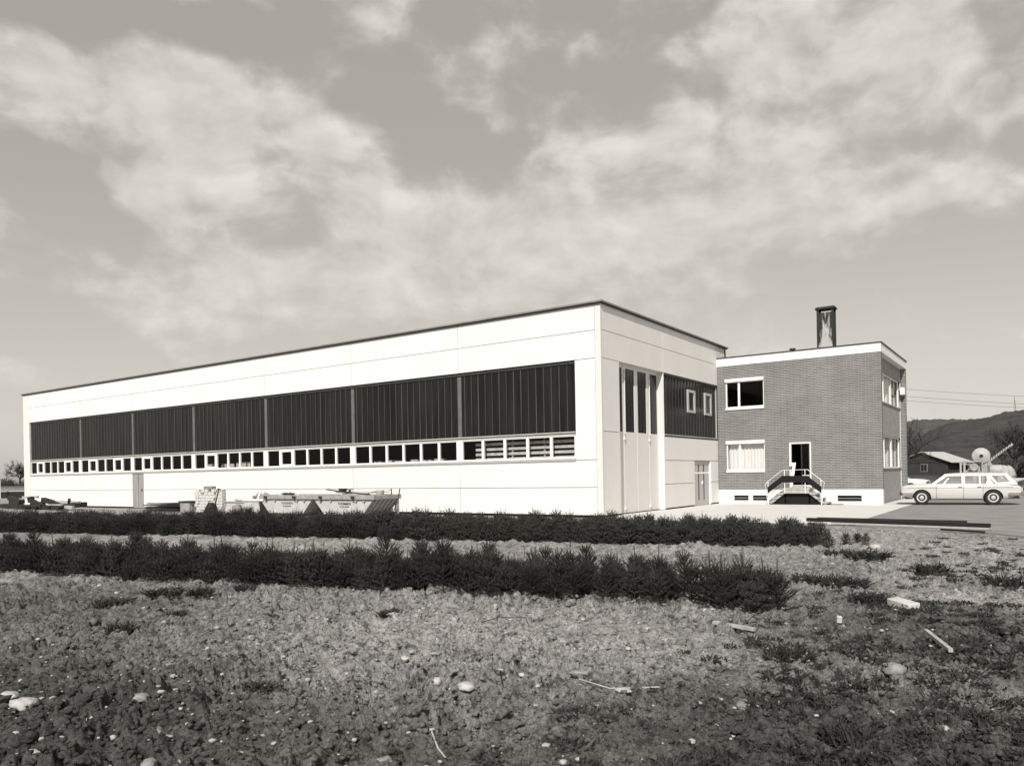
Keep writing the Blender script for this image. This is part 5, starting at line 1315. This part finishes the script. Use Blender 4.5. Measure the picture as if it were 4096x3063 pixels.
for (a, e, sa, se, wt) in BLOBS:
    d1 = N(nt, 'ShaderNodeVectorMath', operation='SUBTRACT'); nt.links.new(PW, d1.inputs[0]); d1.inputs[1].default_value = (a, e, 0)
    d2 = N(nt, 'ShaderNodeVectorMath', operation='MULTIPLY'); nt.links.new(d1.outputs[0], d2.inputs[0]); d2.inputs[1].default_value = (1/(sa*1.55), 1/(se*1.55), 0)
    d3 = N(nt, 'ShaderNodeVectorMath', operation='LENGTH'); nt.links.new(d2.outputs[0], d3.inputs[0])
    mr = N(nt, 'ShaderNodeMapRange'); mr.interpolation_type = 'SMOOTHSTEP'; mr.inputs[1].default_value = 0; mr.inputs[2].default_value = 1; mr.inputs[3].default_value = wt; mr.inputs[4].default_value = 0
    nt.links.new(d3.outputs['Value'], mr.inputs[0])
    if acc is None: acc = mr.outputs[0]
    else:
        ad = N(nt, 'ShaderNodeMath', operation='ADD'); nt.links.new(acc, ad.inputs[0]); nt.links.new(mr.outputs[0], ad.inputs[1]); acc = ad.outputs[0]
mp = N(nt, 'ShaderNodeMapping'); mp.inputs['Scale'].default_value = (1.0, 1.5, 1); nt.links.new(PW, mp.inputs[0])
n1 = N(nt, 'ShaderNodeTexNoise'); n1.inputs['Scale'].default_value = 8.5; n1.inputs['Detail'].default_value = 9; n1.inputs['Roughness'].default_value = .54; nt.links.new(mp.outputs[0], n1.inputs['Vector'])
m1 = N(nt, 'ShaderNodeMath', operation='MULTIPLY_ADD'); nt.links.new(n1.outputs['Fac'], m1.inputs[0]); m1.inputs[1].default_value = 3.9
m2 = N(nt, 'ShaderNodeMath', operation='MULTIPLY'); nt.links.new(acc, m2.inputs[0]); m2.inputs[1].default_value = 1.0; nt.links.new(m2.outputs[0], m1.inputs[2])
mask = N(nt, 'ShaderNodeMapRange'); mask.interpolation_type = 'SMOOTHSTEP'; mask.inputs[1].default_value = 1.74; mask.inputs[2].default_value = 2.85; nt.links.new(m1.outputs[0], mask.inputs[0])
n2 = N(nt, 'ShaderNodeTexNoise'); n2.inputs['Scale'].default_value = 11; n2.inputs['Detail'].default_value = 7; n2.inputs['Roughness'].default_value = .55; nt.links.new(mp.outputs[0], n2.inputs['Vector'])
cl = N(nt, 'ShaderNodeMapRange'); cl.inputs[1].default_value = .3; cl.inputs[2].default_value = .7; cl.inputs[3].default_value = 6.0; cl.inputs[4].default_value = 7.3; nt.links.new(n2.outputs['Fac'], cl.inputs[0])
up_ = N(nt, 'ShaderNodeVectorMath', operation='ADD'); nt.links.new(mp.outputs[0], up_.inputs[0]); up_.inputs[1].default_value = (.012, .030, 0)
n3 = N(nt, 'ShaderNodeTexNoise'); n3.inputs['Scale'].default_value = 8.5; n3.inputs['Detail'].default_value = 6; n3.inputs['Roughness'].default_value = .54; nt.links.new(up_.outputs[0], n3.inputs['Vector'])
df = N(nt, 'ShaderNodeMath', operation='SUBTRACT'); nt.links.new(n1.outputs['Fac'], df.inputs[0]); nt.links.new(n3.outputs['Fac'], df.inputs[1])
cl2 = N(nt, 'ShaderNodeMath', operation='MULTIPLY_ADD'); nt.links.new(df.outputs[0], cl2.inputs[0]); cl2.inputs[1].default_value = 6.0; nt.links.new(cl.outputs[0], cl2.inputs[2])
cl3 = N(nt, 'ShaderNodeClamp'); cl3.inputs['Min'].default_value = 4.6; cl3.inputs['Max'].default_value = 8.2; nt.links.new(cl2.outputs[0], cl3.inputs['Value'])
# clear sky: nishita luminance, squeezed
sk = N(nt, 'ShaderNodeMath', operation='MULTIPLY_ADD'); nt.links.new(bw.outputs[0], sk.inputs[0]); sk.inputs[1].default_value = .62; sk.inputs[2].default_value = 2.9
hz = N(nt, 'ShaderNodeMapRange'); hz.interpolation_type = 'SMOOTHSTEP'; hz.inputs[1].default_value = .0; hz.inputs[2].default_value = .42; hz.inputs[3].default_value = .7; hz.inputs[4].default_value = 0
nt.links.new(el.outputs[0], hz.inputs[0])
sk2 = N(nt, 'ShaderNodeMath', operation='ADD'); nt.links.new(sk.outputs[0], sk2.inputs[0]); nt.links.new(hz.outputs[0], sk2.inputs[1])
mxs = N(nt, 'ShaderNodeMix', data_type='FLOAT'); nt.links.new(mask.outputs[0], mxs.inputs[0]); nt.links.new(sk2.outputs[0], mxs.inputs[2]); nt.links.new(cl3.outputs[0], mxs.inputs[3])
cc = N(nt, 'ShaderNodeCombineColor')
for i, tv_ in enumerate((1.0, .950, .865)):
    q = N(nt, 'ShaderNodeMath', operation='MULTIPLY'); q.inputs[1].default_value = tv_; nt.links.new(mxs.outputs[0], q.inputs[0]); nt.links.new(q.outputs[0], cc.inputs[i])
nt.links.new(cc.outputs[0], bg.inputs['Color']); bg.inputs['Strength'].default_value = .10

sl = bpy.data.lights.new('sun', 'SUN'); sl.energy = 5.0; sl.angle = math.radians(.53); sl.color = (1.0, .972, .92)
so = bpy.data.objects.new('sun', sl); COL.objects.link(so); so.rotation_euler = (-SUN).to_track_quat('-Z', 'Y').to_euler()

# ------------------------------------------------------------------ camera
cd = bpy.data.cameras.new('camera'); cam = bpy.data.objects.new('camera', cd); COL.objects.link(cam)
yaw, pitch, roll = .6061, -.0003, -.0173
fw = Vector((-math.sin(yaw)*math.cos(pitch), math.cos(yaw)*math.cos(pitch), math.sin(pitch))); rt = Vector((math.cos(yaw), math.sin(yaw), 0)); up = rt.cross(fw)
r2 = rt*math.cos(roll) + up*math.sin(roll); u2 = up*math.cos(roll) - rt*math.sin(roll)
cam.matrix_world = Matrix(((r2.x,u2.x,-fw.x,CAM.x),(r2.y,u2.y,-fw.y,CAM.y),(r2.z,u2.z,-fw.z,CAM.z),(0,0,0,1)))
cd.sensor_width = 36; cd.lens = 36*3045.567/4096; cd.shift_y = (1897.72-1531.5)/4096; cd.shift_x = -(2047.24-2048)/4096
cd.clip_start = .1; cd.clip_end = 12000
SC.camera = cam
vs_ = SC.view_settings; vs_.view_transform = 'Standard'; vs_.look = 'None'; vs_.exposure = 0; vs_.gamma = 1; vs_.use_curve_mapping = False
SC.cycles.max_bounces = 8; SC.cycles.transparent_max_bounces = 12
